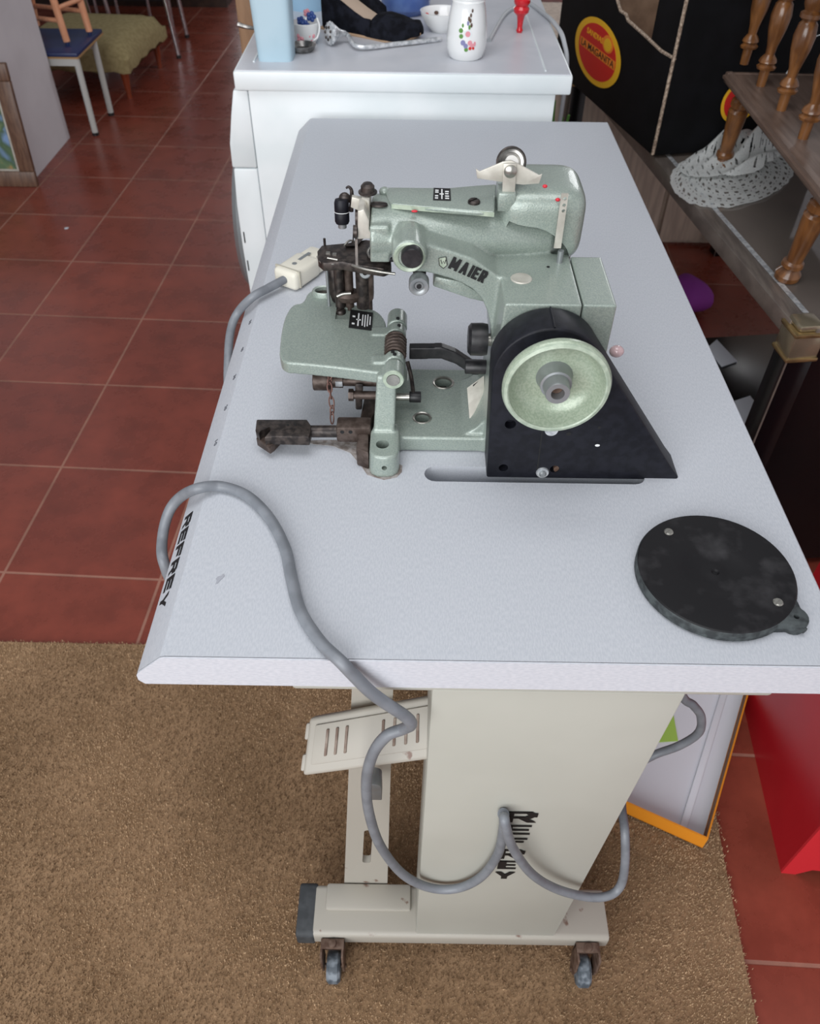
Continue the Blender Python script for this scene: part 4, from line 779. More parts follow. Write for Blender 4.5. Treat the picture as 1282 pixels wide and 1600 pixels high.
# black suede wedge shoe
def shoe():
    toe = on(658, 66); heel = on(512, 42)
    d = (toe-heel); d.z = 0; Ls = d.length; d.normalize(); s = Vector((-d.y, d.x, 0)); base = Vector((heel.x, heel.y, WZ_))
    S_ = thing('wedge_shoe', 'black suede wedge pump with beige lining on the washing machine', 'shoe', base)
    def pt(a, c, z): return base+d*(a*Ls)+s*c+Vector((0, 0, z))
    # stations: along, half width, insole height, rim height on the near and far side
    ST = [(-.02, .012, .066, .110, .112), (.03, .024, .065, .090, .110), (.12, .029, .061, .070, .100), (.25, .030, .050, .056, .086), (.38, .031, .036, .042, .070), (.48, .033, .026, .034, .056), (.56, .036, .020, .034, .044)]
    b = BM(); NU = 12; R = []
    for (a, w, zi, zn, zf) in ST:
        row = [pt(a, -w*.9, zn), pt(a, -w*1.02, zi), pt(a, -w*1.05, zi*.5), pt(a, -w, .004), pt(a, w, .004), pt(a, w*1.05, zi*.5), pt(a, w*1.02, zi), pt(a, w*.9, zf), pt(a, w*.82, zf), pt(a, w*.9, zi+.001), pt(a, -w*.9, zi+.001), pt(a, -w*.82, zn)]
        R.append([b.verts.new(v) for v in row])
    for A_, B_ in zip(R, R[1:]):
        for k in range(NU): b.faces.new((A_[k], A_[(k+1) % NU], B_[(k+1) % NU], B_[k]))
    b.faces.new(R[0][::-1]); b.faces.new(R[-1])
    VP = [(.52, .035, .030), (.57, .037, .040), (.66, .0395, .043), (.78, .040, .040), (.88, .036, .035), (.95, .027, .029), (.995, .014, .022)]
    V_ = []
    for (a, w, h) in VP: V_.append([b.verts.new(pt(a, w*math.copysign(abs(math.cos(t))**.8, math.cos(t)), .004+(.008 if a > .9 else 0)+(h-.004)*max(0, math.sin(t))**.75 if math.sin(t) > 0 else .004+(.008 if a > .9 else 0))) for t in np.linspace(0, 2*PI, 21)[:-1]])
    for A_, B_ in zip(V_, V_[1:]):
        for k in range(20): b.faces.new((A_[k], A_[(k+1) % 20], B_[(k+1) % 20], B_[k]))
    b.faces.new(V_[0][::-1]); b.faces.new(V_[-1]); bmesh.ops.recalc_face_normals(b, faces=b.faces)
    obj('upper', b, 'suede', S_, ang=50)
    b = BM(); q = [[b.verts.new(pt(a, -w*.84, zi+.003)), b.verts.new(pt(a, w*.84, zi+.003))] for (a, w, zi, zn, zf) in ST]
    for A_, B_ in zip(q, q[1:]): b.faces.new((A_[0], A_[1], B_[1], B_[0]))
    bmesh.ops.recalc_face_normals(b, faces=b.faces); bmesh.ops.solidify(b, geom=b.faces[:], thickness=.001); obj('insole', b, 'insole', S_)
    b = BM(); so = [base+d*(a*Ls)-s*w+Vector((0, 0, .0)) for a, w in ((-.02, .02), (.2, .031), (.5, .034), (.75, .040), (.9, .036))] + [base+d*(1.0*Ls)+Vector((0, 0, .012))] + [base+d*(a*Ls)+s*w for a, w in ((.9, .036), (.75, .040), (.5, .034), (.2, .031), (-.02, .02))]
    prism(b, so, (0, 0, .005)); obj('sole', b, 'sole', S_, bevel=.001)
shoe()
p = at(628, 30, z=WZ_); b = BM(); lathe(b, [(0, 0), (.04, 0), (.052, .012), (.056, .05), (.05, .07), (.042, .075), (0, .075)], (p.x+.008, p.y+.055, WZ_), (0, 0, 1)); tag(obj('blue_jar', b, 'blue_jar'), 'blue jar behind the black shoe and the white bowl', 'jar')
# white bowl
p = on(682, 54); cb = Vector((p.x+.012, p.y+.03, WZ_)); Bo = thing('porcelain_bowl', 'white porcelain bowl with rose sprigs, left of the flowered jar', 'bowl', cb)
b = BM(); lathe(b, [(0, 0), (.022, 0), (.024, .003), (.036, .014), (.044, .030), (.0455, .036), (.043, .036), (.034, .017), (.02, .006), (0, .005)], cb, (0, 0, 1), 56); obj('bowl_body', b, 'porcelain', Bo)
for (t, m_) in ((1.0, 'rust'), (1.9, 'rust'), (2.6, 'redprint'), (.3, 'redprint')):
    b = BM(); ball(b, cb+Vector((.037*math.cos(t), .037*math.sin(t), .0235)), .005, (1, 1, .7), 10); obj('rose_sprig', b, m_, Bo)
b = BM(); ball(b, cb+Vector((.012, -.004, .016)), .012, (1.4, .8, .5), 14); tag(obj('red_bead', b, 'redprint'), 'small red piece lying inside the white bowl', 'bead')
# flowered jar
p = on(728, 96); cv = Vector((p.x+.001, p.y+.028, WZ_)); V = thing('porcelain_jar', 'white porcelain jar with a painted flower spray on the washing machine', 'jar', cv)
prof = [(0, 0), (.028, 0), (.0325, .004), (.0365, .018), (.0375, .035), (.036, .055), (.0325, .078), (.030, .090), (.0305, .093), (.029, .0955), (.030, .099), (.0275, .102), (.026, .108), (.022, .108), (.022, .098), (.0, .09)]
b = BM(); lathe(b, prof, cv, (0, 0, 1), 64); obj('jar_body', b, 'porcelain', V)
def vr(z): return float(np.interp(z, [q[1] for q in prof[:8]], [q[0] for q in prof[:8]]))
LIFT = [0]
def petal(ang, z, r, m_, name='painted_flower', sz=1):
    LIFT[0] += .00006; b = BM(); rr = vr(z)+.0002+LIFT[0]; c = cv+Vector((rr*math.sin(ang), -rr*math.cos(ang), z)); nn = Vector((math.sin(ang), -math.cos(ang), 0))
    T = Matrix.Translation(c) @ frame_to(nn); q = bmesh.ops.create_circle(b, cap_ends=True, segments=14, radius=r); xf(b, q['verts'], T @ Matrix.Diagonal((1, sz, 1, 1)))
    bmesh.ops.solidify(b, geom=b.faces[:], thickness=.0008); obj(name, b, m_, V)
for a_, z_, r, m_ in ((0, .047, .0072, 'white'), (.0, .047, .0048, 'pink'), (-.36, .052, .004, 'leaf'), (-.33, .043, .0038, 'leaf'), (-.28, .060, .002, 'leaf'), (-.22, .033, .0045, 'violet'), (-.08, .028, .004, 'violet'), (-.05, .022, .0036, 'leaf'), (.12, .033, .0042, 'pink'), (.22, .029, .0036, 'pink'), (.14, .024, .0028, 'redprint'), (.3, .024, .0024, 'redprint'), (.36, .031, .0022, 'pink'), (-.02, .064, .002, 'violet'), (.02, .071, .002, 'rust'), (.1, .068, .002, 'rust'), (.12, .076, .0018, 'rust'), (.16, .061, .002, 'rust'), (.2, .083, .0016, 'rust'), (.06, .058, .002, 'leaf')):
    petal(a_, z_, r, m_, 'painted_leaf' if m_ == 'leaf' else 'painted_flower', 1 if r > .0022 else 1.8)
# red turned leg
p = on(812, 51); b = BM(); lathe(b, [(0, 0), (.0055, 0), (.007, .004), (.0052, .009), (.0062, .020), (.0085, .030), (.015, .036), (.0162, .042), (.0125, .047), (.0165, .053), (.0165, .058), (.0115, .063), (.0155, .070), (.017, .078), (.012, .085), (.0125, .16), (0, .16)], (p.x, p.y+.002, WZ_), (0, 0, 1), 40); tag(obj('turned_stand', b, 'red_gloss'), 'glossy red turned peg standing on the washing machine', 'peg')
b = BM(); tube(b, [on(765, 68)+Vector((0, .01, .003)), on(785, 30)+Vector((0, 0, .003)), on(800, 17)+Vector((0, 0, .003)), on(825, 12)+Vector((0, .03, .003)), on(850, 25)+Vector((0, 0, .004)), on(868, 42)+Vector((0, 0, .004)), on(876, 62)+Vector((.008, 0, -.004)), on(876, 70)+Vector((.02, 0, -.06)), (.50, 1.43, .55)], .0045); tag(obj('white_flex', b, 'white_cable'), 'pale grey flex trailing over the right edge of the white lid', 'cable')

# ================================================================ glass table with brass corners, at right
GZ = .60
ga, gb = at(1250, 517, z=GZ), at(1020, 243, z=GZ); gd = (gb-ga); gd.z = 0; gd.normalize(); gn = Vector((gd.y, -gd.x, 0))   # gd runs away from us, gn to the right
GT = thing('glass_table', 'smoked glass low table with brass-capped black corner posts, right of the sewing table', 'table', (ga.x, ga.y, 0))
GLn, GWd = 1.40, .62
def G(a, c, z): return ga+gd*a+gn*c+Vector((0, 0, z-ga.z))
b = BM(); prism(b, [G(.02, .03, GZ-.008), G(.02, GWd-.03, GZ-.008), G(GLn-.02, GWd-.03, GZ-.008), G(GLn-.02, .03, GZ-.008)], (0, 0, .0078)); obj('glass_top', b, 'glass', GT)
def rail(p, q, inn, name='frame_rail'):
    o1 = BM(); prism(o1, [p, p+inn*.030, p+inn*.030+Vector((0, 0, -.012)), p+inn*.006+Vector((0, 0, -.016)), p+inn*.006+Vector((0, 0, -.03)), p+Vector((0, 0, -.03))], q-p); return obj(name, o1, 'pewter', GT, bevel=.0015)
rail(G(.03, 0, GZ), G(GLn-.03, 0, GZ), gn); rail(G(GLn-.03, GWd, GZ), G(.03, GWd, GZ), -gn); rail(G(0, GWd-.03, GZ), G(0, .03, GZ), gd); rail(G(GLn, .03, GZ), G(GLn, GWd-.03, GZ), -gd)
b = BM(); prism(b, [G(.05, .030, GZ), G(.05, .040, GZ), G(GLn-.05, .040, GZ), G(GLn-.05, .030, GZ)], (0, 0, .0006)); obj('bright_inlay', b, 'pale_silver', GT)
for (a, c) in ((0, 0), (0, GWd-.045), (GLn-.045, 0), (GLn-.045, GWd-.045)):
    b = BM(); prism(b, [G(a, c, 0), G(a+.045, c, 0), G(a+.045, c+.045, 0), G(a, c+.045, 0)], (0, 0, GZ-.055)); po = obj('corner_post', b, 'lacquer', GT, bevel=.002)
    def cap(e, z0, z1, m_, nm, bev=.002):
        b = BM(); prism(b, [G(a-e, c-e, z0), G(a+.045+e, c-e, z0), G(a+.045+e, c+.045+e, z0), G(a-e, c+.045+e, z0)], (0, 0, z1-z0)); obj(nm, b, m_, po, bevel=bev)
    cap(.002, GZ-.052, GZ-.012, 'cap', 'brass_cap'); cap(.0045, GZ-.058, GZ-.051, 'brass', 'brass_band'); cap(.0045, GZ-.013, GZ-.006, 'brass', 'brass_band'); cap(-.002, GZ-.006, GZ+.006, 'cap', 'cap_top', .005)
    b = BM(); cyl(b, G(a, c, .0), G(a, c, GZ-.058), .0016, seg=10); obj('edge_highlight', b, 'pewter', po)  # thin pale strip standing in for the highlight on the post's corner
b = BM(); prism(b, [G(.012, .045, .02), G(.030, .045, .02), G(.030, GWd-.045, .02), G(.012, GWd-.045, .02)], (0, 0, GZ-.05)); obj('end_panel', b, 'lacquer', GT)
b = BM(); prism(b, [G(.03, .012, .16), G(.03, GWd-.012, .16), G(.62, GWd-.012, .16), G(.62, .012, .16)], (0, 0, .018)); obj('lower_shelf', b, 'lacquer', GT, bevel=.002)
for i, (pts, lab) in enumerate(((((1148, 628), (1172, 620), (1200, 655), (1176, 706), (1160, 690)), 'white sheet of paper on the black lower shelf, nearest the front post'), (((1105, 545), (1120, 532), (1152, 566), (1128, 574)), 'grey-white booklet on the black lower shelf, behind the white sheet'))):
    b = BM(); prism(b, [at(u, v, z=.1782) for u, v in pts], (0, 0, .004)); tag(obj('paper_sheet' if i == 0 else 'booklet', b, 'paper', bevel=.001), lab, 'paper' if i == 0 else 'booklet')
p = at(1095, 500, z=0); b = BM(); v = ball(b, (p.x-.03, p.y+.06, .05), .07, (.8, 1.1, .7), 20)
for q in v: q.co += Vector((.012*math.sin(40*q.co.y), .012*math.sin(50*q.co.x), 0)); q.co.z = max(q.co.z, .001)
tag(obj('cloth_bundle', b, 'purple'), 'purple cloth bundle on the floor beneath the glass table', 'cloth')
# ---------------------------------------------------------------- lace cloth on the glass
def lace_cell(u, v):
    """crochet openings: True where there is a hole"""
    r = math.hypot(u, v)
    k = (r*1000) % 26
    a = math.atan2(v, u)
    if 9 < k < 16: return (math.sin(a*r*240) > .25)
    if k >= 21 and k < 24: return (math.sin(a*r*420) > .7)
    return False
def lace(name, corners, nu, nv, hfun, label, hole=lace_cell):
    A_, B_, C2, D2 = corners; b = BM(); g = {}
    for i in range(nu+1):
        for j in range(nv+1):
            s, t = i/nu, j/nv; p = A_*(1-s)*(1-t)+B_*s*(1-t)+C2*s*t+D2*(1-s)*t; g[i, j] = (p, s, t)
    vs = {}
    def V_(i, j):
        if (i, j) not in vs:
            p, s, t = g[i, j]; vs[i, j] = b.verts.new(p+Vector((0, 0, hfun(s, t))))
        return vs[i, j]
    c = (A_+B_+C2+D2)/4; Lx = (B_-A_).length; Ly = (D2-A_).length
    for i in range(nu):
        for j in range(nv):
            s, t = (i+.5)/nu, (j+.5)/nv; e = min(s, 1-s, t, 1-t); u_, v_ = (s-.5)*Lx, (t-.5)*Ly
            sc_ = .016+.012*abs(math.sin(s*22))*abs(math.cos(t*22))
            if math.hypot((s-.5)*2, (t-.5)*2)**4 > 1.15-sc_*6+.08*abs(math.sin(14*math.atan2(t-.5, s-.5))): continue
            if e > .02 and hole(u_, v_): continue
            b.faces.new((V_(i, j), V_(i+1, j), V_(i+1, j+1), V_(i, j+1)))
    bmesh.ops.solidify(b, geom=b.faces[:], thickness=.0012)
    return tag(obj(name, b, 'lace', ang=60), label, 'lace')
lz = GZ+.004
lace('lace_doily', [at(1030, 250, z=GZ+.002), at(1075, 345, z=GZ+.002), at(1262, 292, z=GZ+.002), at(1215, 215, z=GZ+.002)], 190, 190, lambda s, t: .0015+.001*math.sin(s*30)*math.sin(t*26), 'flat white crocheted doily spread on the smoked glass top')
lace('lace_cloth', [at(1048, 256, z=GZ+.004), at(1082, 292, z=GZ+.004), at(1240, 262, z=GZ+.004), at(1205, 198, z=GZ+.004)], 210, 160, lambda s, t: .006+.062*math.exp(-((t-.60+.08*math.sin(s*7))/.26)**2)*(.72+.30*math.sin(s*13+.6)+.18*math.sin(s*23+t*9))*(1-abs(2*s-1)**4), 'crumpled white lace cloth bunched up beneath the turned wooden shelf')

# ---------------------------------------------------------------- turned wooden shelf stand
SZ = .78
def spindle_prof(h): return [(0, 0), (.0085, 0), (.0095, .028), (.0165, .030), (.018, .034), (.013, .038), (.0165, .042), (.015, .047), (.0085, .055), (.0095, .068), (.0165, .098), (.0185, .118), (.0155, .136), (.0115, .141), (.018, .146), (.018, .152), (.0125, .156), (.0165, .164), (.0185, .175), (.0155, .188), (.012, .192), (.017, .197), (.015, .203), (.011, .21), (.0135, .235), (.009, h), (0, h)]
sA, sB = at(1135, 112, z=SZ), at(1282, 295, z=SZ); sdv = (sB-sA); sdv.z = 0; SL = .60; sdv.normalize(); snn = Vector((-sdv.y, sdv.x, 0)); SWd = .28
SH = thing('shelf_stand', 'brown wooden two-tier shelf stand with turned legs on the glass table', 'shelf', (sA.x, sA.y, GZ))
def SP(a, c, z): return Vector((sA.x, sA.y, z))+sdv*a+snn*c
for z0, nm in ((SZ, 'lower_shelf_board'), (SZ+.255, 'upper_shelf_board')):
    b = BM(); prism(b, [SP(.006, .006, z0-.016), SP(SL-.006, .006, z0-.016), SP(SL-.006, SWd-.006, z0-.016), SP(.006, SWd-.006, z0-.016)], (0, 0, .016)); sb = obj(nm, b, 'shelfwood', SH)
    edge = [(0, -.017), (.0, -.012), (-.004, -.011), (-.004, -.006), (0, -.005), (.001, 0), (.012, 0.001), (.014, -.001), (.014, -.017)]
    for (p, q, inn) in ((SP(0, 0, z0), SP(SL, 0, z0), snn), (SP(SL, SWd, z0), SP(0, SWd, z0), -snn), (SP(0, SWd, z0), SP(0, 0, z0), sdv), (SP(SL, 0, z0), SP(SL, SWd, z0), -sdv)):
        b = BM(); prism(b, [p+inn*e+Vector((0, 0, h)) for e, h in edge], q-p); obj('moulded_edge', b, 'shelfwood', sb)
legp = [(0, 0), (.017, 0), (.021, .004), (.0215, .012), (.016, .020), (.0135, .023), (.0185, .028), (.0175, .034), (.0135, .038), (.0155, .07), (.0185, .105), (.0195, .122), (.0145, .127), (.0195, .133), (.0185, .143), (.0145, .147), (.0165, .156), (.016, .165), (0, .165)]
def shelf_leg(a, c, foot):
    t = SP(a, c, SZ-.016); f = Vector((foot.x, foot.y, GZ+.001)); ln = (t-f).length; b = BM(); lathe(b, [(r, h*ln/.165) for r, h in legp], f, t-f, 32); obj('turned_leg', b, 'wood', SH)
f1, f2 = at(1127, 262, z=GZ), at(1228, 436, z=GZ)
shelf_leg(.05, .03, f1); shelf_leg(.52, .03, f2); shelf_leg(.05, SWd-.03, f1+snn*(SWd-.03)); shelf_leg(.52, SWd-.03, f2+snn*(SWd-.03))
for (u, v) in ((1163, 100), (1189, 134), (1221, 172), (1255, 216)):
    p = at(u, v, z=SZ); b = BM(); lathe(b, spindle_prof(.24), (p.x, p.y, SZ), (0, 0, 1), 28); obj('turned_spindle', b, 'wood', SH)
for (a, c) in ((.05, SWd-.03), (.19, SWd-.03), (.33, SWd-.03)):
    q = SP(a, c, SZ); b = BM(); lathe(b, spindle_prof(.24), q, (0, 0, 1), 28); obj('turned_spindle', b, 'wood', SH)
b = BM(); q = [SP(.02, SWd*.45, SZ+.13), SP(.06, SWd*.4, SZ+.125), SP(.10, SWd*.5, SZ+.12), SP(.07, SWd*.62, SZ+.09), SP(.03, SWd*.62, SZ+.08), SP(.01, SWd*.5, SZ+.06), SP(.02, SWd*.4, SZ+.004)]
tube(b, q, .0012); tag(obj('thin_wire', b, 'pale_silver'), 'thin silver wire loop between the turned spindles', 'wire')

# ================================================================ black fruit box
bc = at(1020, 243, z=GZ+.008); bt = at(1050, 92, y=bc.y); hb = bt.z-bc.z
# the box is turned so its left side follows the glass edge
be = at(905, 140, z=GZ+.008); bd = (be-bc); bd.z = 0; bd.normalize(); bn = Vector((bd.y, -bd.x, 0))
BX = thing('fruit_box', 'black cardboard fruit box with an oval yellow and red print on its side', 'box', bc)
def Bp(a, c, z): return bc+bd*a+bn*c+Vector((0, 0, z))
BL_, BW_, BH_ = .62, .42, .31
topline = [(0, hb), (.06, hb-.002), (.15, hb+.006), (.235, hb+.012), (.25, hb+.02), (.28, hb+.02), (.33, hb+.05), (.36, hb+.06), (.42, BH_), (BL_, BH_)]
b = BM(); prism(b, [Bp(0, 0, 0), Bp(BL_, 0, 0)] + [Bp(a, 0, z) for a, z in topline[::-1]], bn*.005); side = obj('side_wall', b, 'cardblack', BX)
b = BM(); k = [Bp(a, .0025, z) for a, z in topline[:-1]]; tube(b, k, .0034, smooth=False, seg=6); obj('torn_edge', b, 'card_edge', side, label='torn brown edge')
b = BM(); tube(b, [Bp(0, 0, .002), Bp(0, 0, BH_)], .0036, smooth=False, seg=6); obj('corner_edge', b, 'card_edge', side, label='worn brown corner edge')
b = BM(); prism(b, [Bp(0, .004, 0), Bp(0, BW_, 0), Bp(0, BW_, BH_+.1), Bp(0, .004, BH_+.1)], bd*.005); fw = obj('front_wall', b, 'cardblack', BX)
for (a0_, c0_, a1_, c1_, nm) in ((BL_-.005, .005, BL_, BW_, 'back_wall'), (.005, BW_-.005, BL_-.005, BW_, 'far_side_wall')):
    b = BM(); prism(b, [Bp(a0_, c0_, 0), Bp(a1_, c0_, 0), Bp(a1_, c1_, 0), Bp(a0_, c1_, 0)], (0, 0, BH_)); obj(nm, b, 'card', BX, label='brown inside wall')
b = BM(); prism(b, [Bp(.005, .005, 0), Bp(BL_-.005, .005, 0), Bp(BL_-.005, BW_-.005, 0), Bp(.005, BW_-.005, 0)], (0, 0, .005)); obj('box_floor', b, 'card', BX)
b = BM(); prism(b, [Bp(.008, .006, hb-.01), Bp(.12, .006, hb-.01), Bp(.12, .006, hb+.12), Bp(.008, .006, hb+.12)], bn*.004); obj('folded_flap', b, 'cardblack', BX)
# oval print
def side_pt(u, v): # on the box's left face
    d = FWD + RGT*((u-641)/FPX) - UPV*((v-800)/FPX); t = (bc-CAMP).dot(bn)/d.dot(bn); return CAMP+d*t-bn*.0003
cO = (side_pt(900, 66)+side_pt(970, 100))/2
aO = abs((side_pt(970, 100)-side_pt(898, 66)).dot(bd))/2; zt_, zb_ = side_pt(922, 14).z, side_pt(946, 151).z; hO = (zt_-zb_)/2*.93; cO.z = (zt_+zb_)/2
def oval(a_, h, m_, lift, parent, nm, cc=None):
    b = BM(); cc = cc or cO; prism(b, [cc-bn*lift+bd*(a_*math.cos(t))+Vector((0, 0, h*math.sin(t))) for t in np.linspace(0, 2*PI, 65)[:-1]], -bn*.0004); return obj(nm, b, m_, parent)
ov = oval(aO, hO, 'yellow', 0, side, 'oval_print'); oval(aO*.82, hO*.83, 'redprint', .0004, ov, 'red_oval')
xdir = -bd
text('print_name', 'LA MAGANITA', 'ink', ov, cO-xdir*aO*.70-Vector((0, 0, hO*.10))-bn*.0009, xdir, (0, 0, 1), aO*1.45, hO*.21, off=.01, depth=.0005)
b = BM(); c = cO-bn*.0007; prism(b, [c-xdir*aO*.76+Vector((0, 0, -hO*.13)), c+xdir*aO*.80+Vector((0, 0, -hO*.13)), c+xdir*aO*.80+Vector((0, 0, hO*.14)), c-xdir*aO*.76+Vector((0, 0, hO*.14))], -bn*.0003); obj('name_panel', b, 'orange', ov)
text('print_heading', 'SANDIAS', 'yellow', ov, cO-xdir*aO*.52+Vector((0, 0, hO*.36))-bn*.0009, xdir, (0, 0, 1), aO*.72, hO*.18, off=.01, depth=.0005)
ml = oval(aO*.22, hO*.26, 'orange', .0008, ov, 'fruit_outline', cO+xdir*aO*.40+Vector((0, 0, hO*.46))); oval(aO*.15, hO*.19, 'yellow', .0012, ov, 'fruit_shape', cO+xdir*aO*.40+Vector((0, 0, hO*.44)))
# second print on the front face
b = BM(); c = Bp(-.0003, .176, .098); prism(b, [c+bn*(.043*math.cos(t))+Vector((0, 0, .043*math.sin(t))) for t in np.linspace(0, 2*PI, 49)[:-1]], -bd*.0004); o2 = obj('front_oval_print', b, 'yellow', fw)
b = BM(); c = Bp(-.0006, .176, .098); prism(b, [c+bn*(.036*math.cos(t))+Vector((0, 0, .036*math.sin(t))) for t in np.linspace(0, 2*PI, 49)[:-1]], -bd*.0004); obj('front_red_oval', b, 'redprint', o2)

# beige wooden cabinet behind the glass table
cb_ = at(1080, 383, z=0)
Cb = thing('beige_cabinet', 'washed beige wooden cabinet standing behind the black fruit box', 'cabinet', (1.0, cb_.y+.2, 0))
b = BM(); box(b, .30, 1.75, cb_.y+.02, cb_.y+.42, 0, .62); obj('cabinet_body', b, 'beigewood', Cb)
for x0 in (.31, .67, 1.03, 1.39):
    b = BM(); box(b, x0, x0+.345, cb_.y, cb_.y+.02, .015, .61); obj('door', b, 'beigewood', Cb, bevel=.004)
p = Vector((.52, 1.62, 0)); PlT = thing('potted_plant', 'green leafy plant on the floor beside the washing machine', 'plant', p)
b = BM(); lathe(b, [(0, 0), (.05, 0), (.06, .12), (.055, .12), (.05, .1), (0, .1)], p, (0, 0, 1)); obj('pot', b, 'rust', PlT)
for k in range(9):
    t = k*2*PI/9; b = BM(); P_ = [p+Vector((0, 0, .1)), p+Vector((.02*math.cos(t), .02*math.sin(t), .45)), p+Vector((.035*math.cos(t), .06*math.sin(t), .57+.03*(k % 3)))]
    tube(b, P_, lambda s: .003+.012*math.sin(PI*s)**2*(s > .5), seg=8); obj('leaf', b, 'leaf', PlT)

# ================================================================ tray and red cabinet on the floor at right
zt2 = .012; tb = .034
f0, f1_ = at(980, 1268, z=zt2+.008), at(1100, 1322, z=zt2+.008); f2_ = at(1164, 1092, z=zt2+tb)
td = (f1_-f0).normalized(); tn = Vector((-td.y, td.x, 0)); fc = Vector((f1_.x, f1_.y, 0))
# right wall runs away along the photographed edge
rd = (Vector((f2_.x, f2_.y, 0))-Vector((at(1103, 1308, z=zt2+tb).x, at(1103, 1308, z=zt2+tb).y, 0))).normalized()
TR = thing('card_tray', 'shallow orange card tray with white lining on the floor, beneath the sewing table', 'tray', (fc.x, fc.y, zt2))
def tp(a, c, z): return Vector((fc.x, fc.y, zt2+z))-td*a+rd*c
LT, WT = .42, .30
b = BM(); prism(b, [tp(0, 0, 0), tp(WT, 0, 0), tp(WT, LT, 0), tp(0, LT, 0)], (0, 0, .002)); obj('tray_base', b, 'trayorange', TR)
b = BM(); prism(b, [tp(.004, .004, .002), tp(WT-.004, .004, .002), tp(WT-.004, LT-.004, .002), tp(.004, LT-.004, .002)], (0, 0, .001)); obj('white_lining', b, 'traywhite', TR)
b = BM(); prism(b, [tp(0, 0, 0), tp(WT, 0, 0), tp(WT, .003, 0), tp(0, .003, 0)], (0, 0, tb)); obj('tray_front', b, 'trayorange', TR)
b = BM(); prism(b, [tp(0, LT-.003, 0), tp(WT, LT-.003, 0), tp(WT, LT, 0), tp(0, LT, 0)], (0, 0, tb)); obj('tray_back', b, 'trayorange', TR)
for a in (0, WT-.003):
    b = BM(); prism(b, [tp(a, .003, 0), tp(a+.003, .003, 0), tp(a+.003, LT-.003, 0), tp(a, LT-.003, 0)], (0, 0, tb)); w_ = obj('tray_side', b, 'traybrown', TR)
b = BM(); tube(b, [tp(.0015, .002, tb), tp(.0015, LT, tb)], .0016, smooth=False, seg=6); obj('orange_edge', b, 'trayorange', w_)
b = BM(); prism(b, [tp(.030, .006, .003), tp(.042, .006, .003), tp(.042, LT-.01, .003), tp(.030, LT-.01, .003)], (0, 0, .006)); obj('folded_paper', b, 'traywhite', TR, bevel=.002)
b = BM(); prism(b, [at(u, v, z=zt2+.004) for u, v in ((1030, 1160), (1060, 1158), (1053, 1118), (1046, 1112), (1025, 1150))], (0, 0, .0008)); tag(obj('paper_scrap', b, 'greenpaper'), 'lime green paper scrap lying in the white-lined tray', 'paper')

ra, rb = at(1221, 1364, z=0), at(1160, 1092, z=0); rd2 = (rb-ra).normalized(); rn = Vector((rd2.y, -rd2.x, 0))
RB = thing('red_cabinet', 'glossy red box-shaped stand on the tiles at the right edge', 'cabinet', (ra.x, ra.y, 0))
def rp_(a, c, z): return Vector((ra.x, ra.y, z))+rd2*a+rn*c
RL = (rb-ra).length; RW, RH = .40, .62
b = BM(); prism(b, [rp_(.004, 0, 0), rp_(RL, 0, 0), rp_(RL, 0, RH), rp_(.004, 0, RH)], rn*.006); obj('side_board', b, 'redbox', RB)
b = BM(); prism(b, [rp_(.004, RW-.006, 0), rp_(RL, RW-.006, 0), rp_(RL, RW-.006, RH), rp_(.004, RW-.006, RH)], rn*.006); obj('side_board', b, 'redbox', RB)
b = BM(); prism(b, [rp_(RL-.006, .006, .05), rp_(RL, .006, .05), rp_(RL, RW-.006, .05), rp_(RL-.006, RW-.006, .05)], (0, 0, RH-.05)); obj('back_board', b, 'redbox', RB)
b = BM(); prism(b, [rp_(0, 0, RH), rp_(RL, 0, RH), rp_(RL, RW, RH), rp_(0, RW, RH)], (0, 0, .006)); obj('top_board', b, 'redbox', RB)
fr_out = [(0, 0), (.022, 0), (.040, .022), (.052, .022), (.060, .04), (RW-.06, .04), (RW-.04, .022), (RW-.022, 0), (RW, 0), (RW, RH), (0, RH)]
b = BM(); prism(b, [rp_(0, c, z) for c, z in fr_out], rd2*.004); obj('front_board', b, mat('lit_red_board', (206, 40, 50), .45), RB)  # same red painted brighter, as the window light falls on this face

# ================================================================ background left
# framed painting leaning on the pillar
fb0, fb1 = at(-60, 294, z=0), at(60, 292, z=0); ft = 1.0
PF = thing('framed_painting', 'brown-framed landscape painting leaning on the white pillar', 'painting', (-1.36, fb1.y, 0))
fx1 = fb1.x; fx0 = fx1-.45; yF = fb1.y-.005; lean = .05; hF = at(47, 100, y=yF+lean).z
def fp(x, z, dy=0): return Vector((x, yF+lean*z/hF+dy, z))
for (x0, x1, z0, z1, nm) in ((fx0, fx1, 0, .055, 'frame_bar'), (fx0, fx1, hF-.055, hF, 'frame_bar'), (fx0, fx0+.055, .055, hF-.055, 'frame_bar'), (fx1-.055, fx1, .055, hF-.055, 'frame_bar')):
    b = BM(); prism(b, [fp(x0, z0), fp(x1, z0), fp(x1, z1), fp(x0, z1)], (0, .02, 0)); obj(nm, b, 'framewood', PF, bevel=.004)
b = BM(); prism(b, [fp(fx0+.055, .055, .006), fp(fx1-.055, .055, .006), fp(fx1-.055, hF-.055, .006), fp(fx0+.055, hF-.055, .006)], (0, .004, 0)); cv_ = obj('mount', b, 'cream_steel', PF)
b = BM(); prism(b, [fp(fx0+.063, .063, .004), fp(fx1-.063, .063, .004), fp(fx1-.063, hF-.063, .004), fp(fx0+.063, hF-.063, .004)], (0, .003, 0)); obj('canvas', b, 'painting', PF)
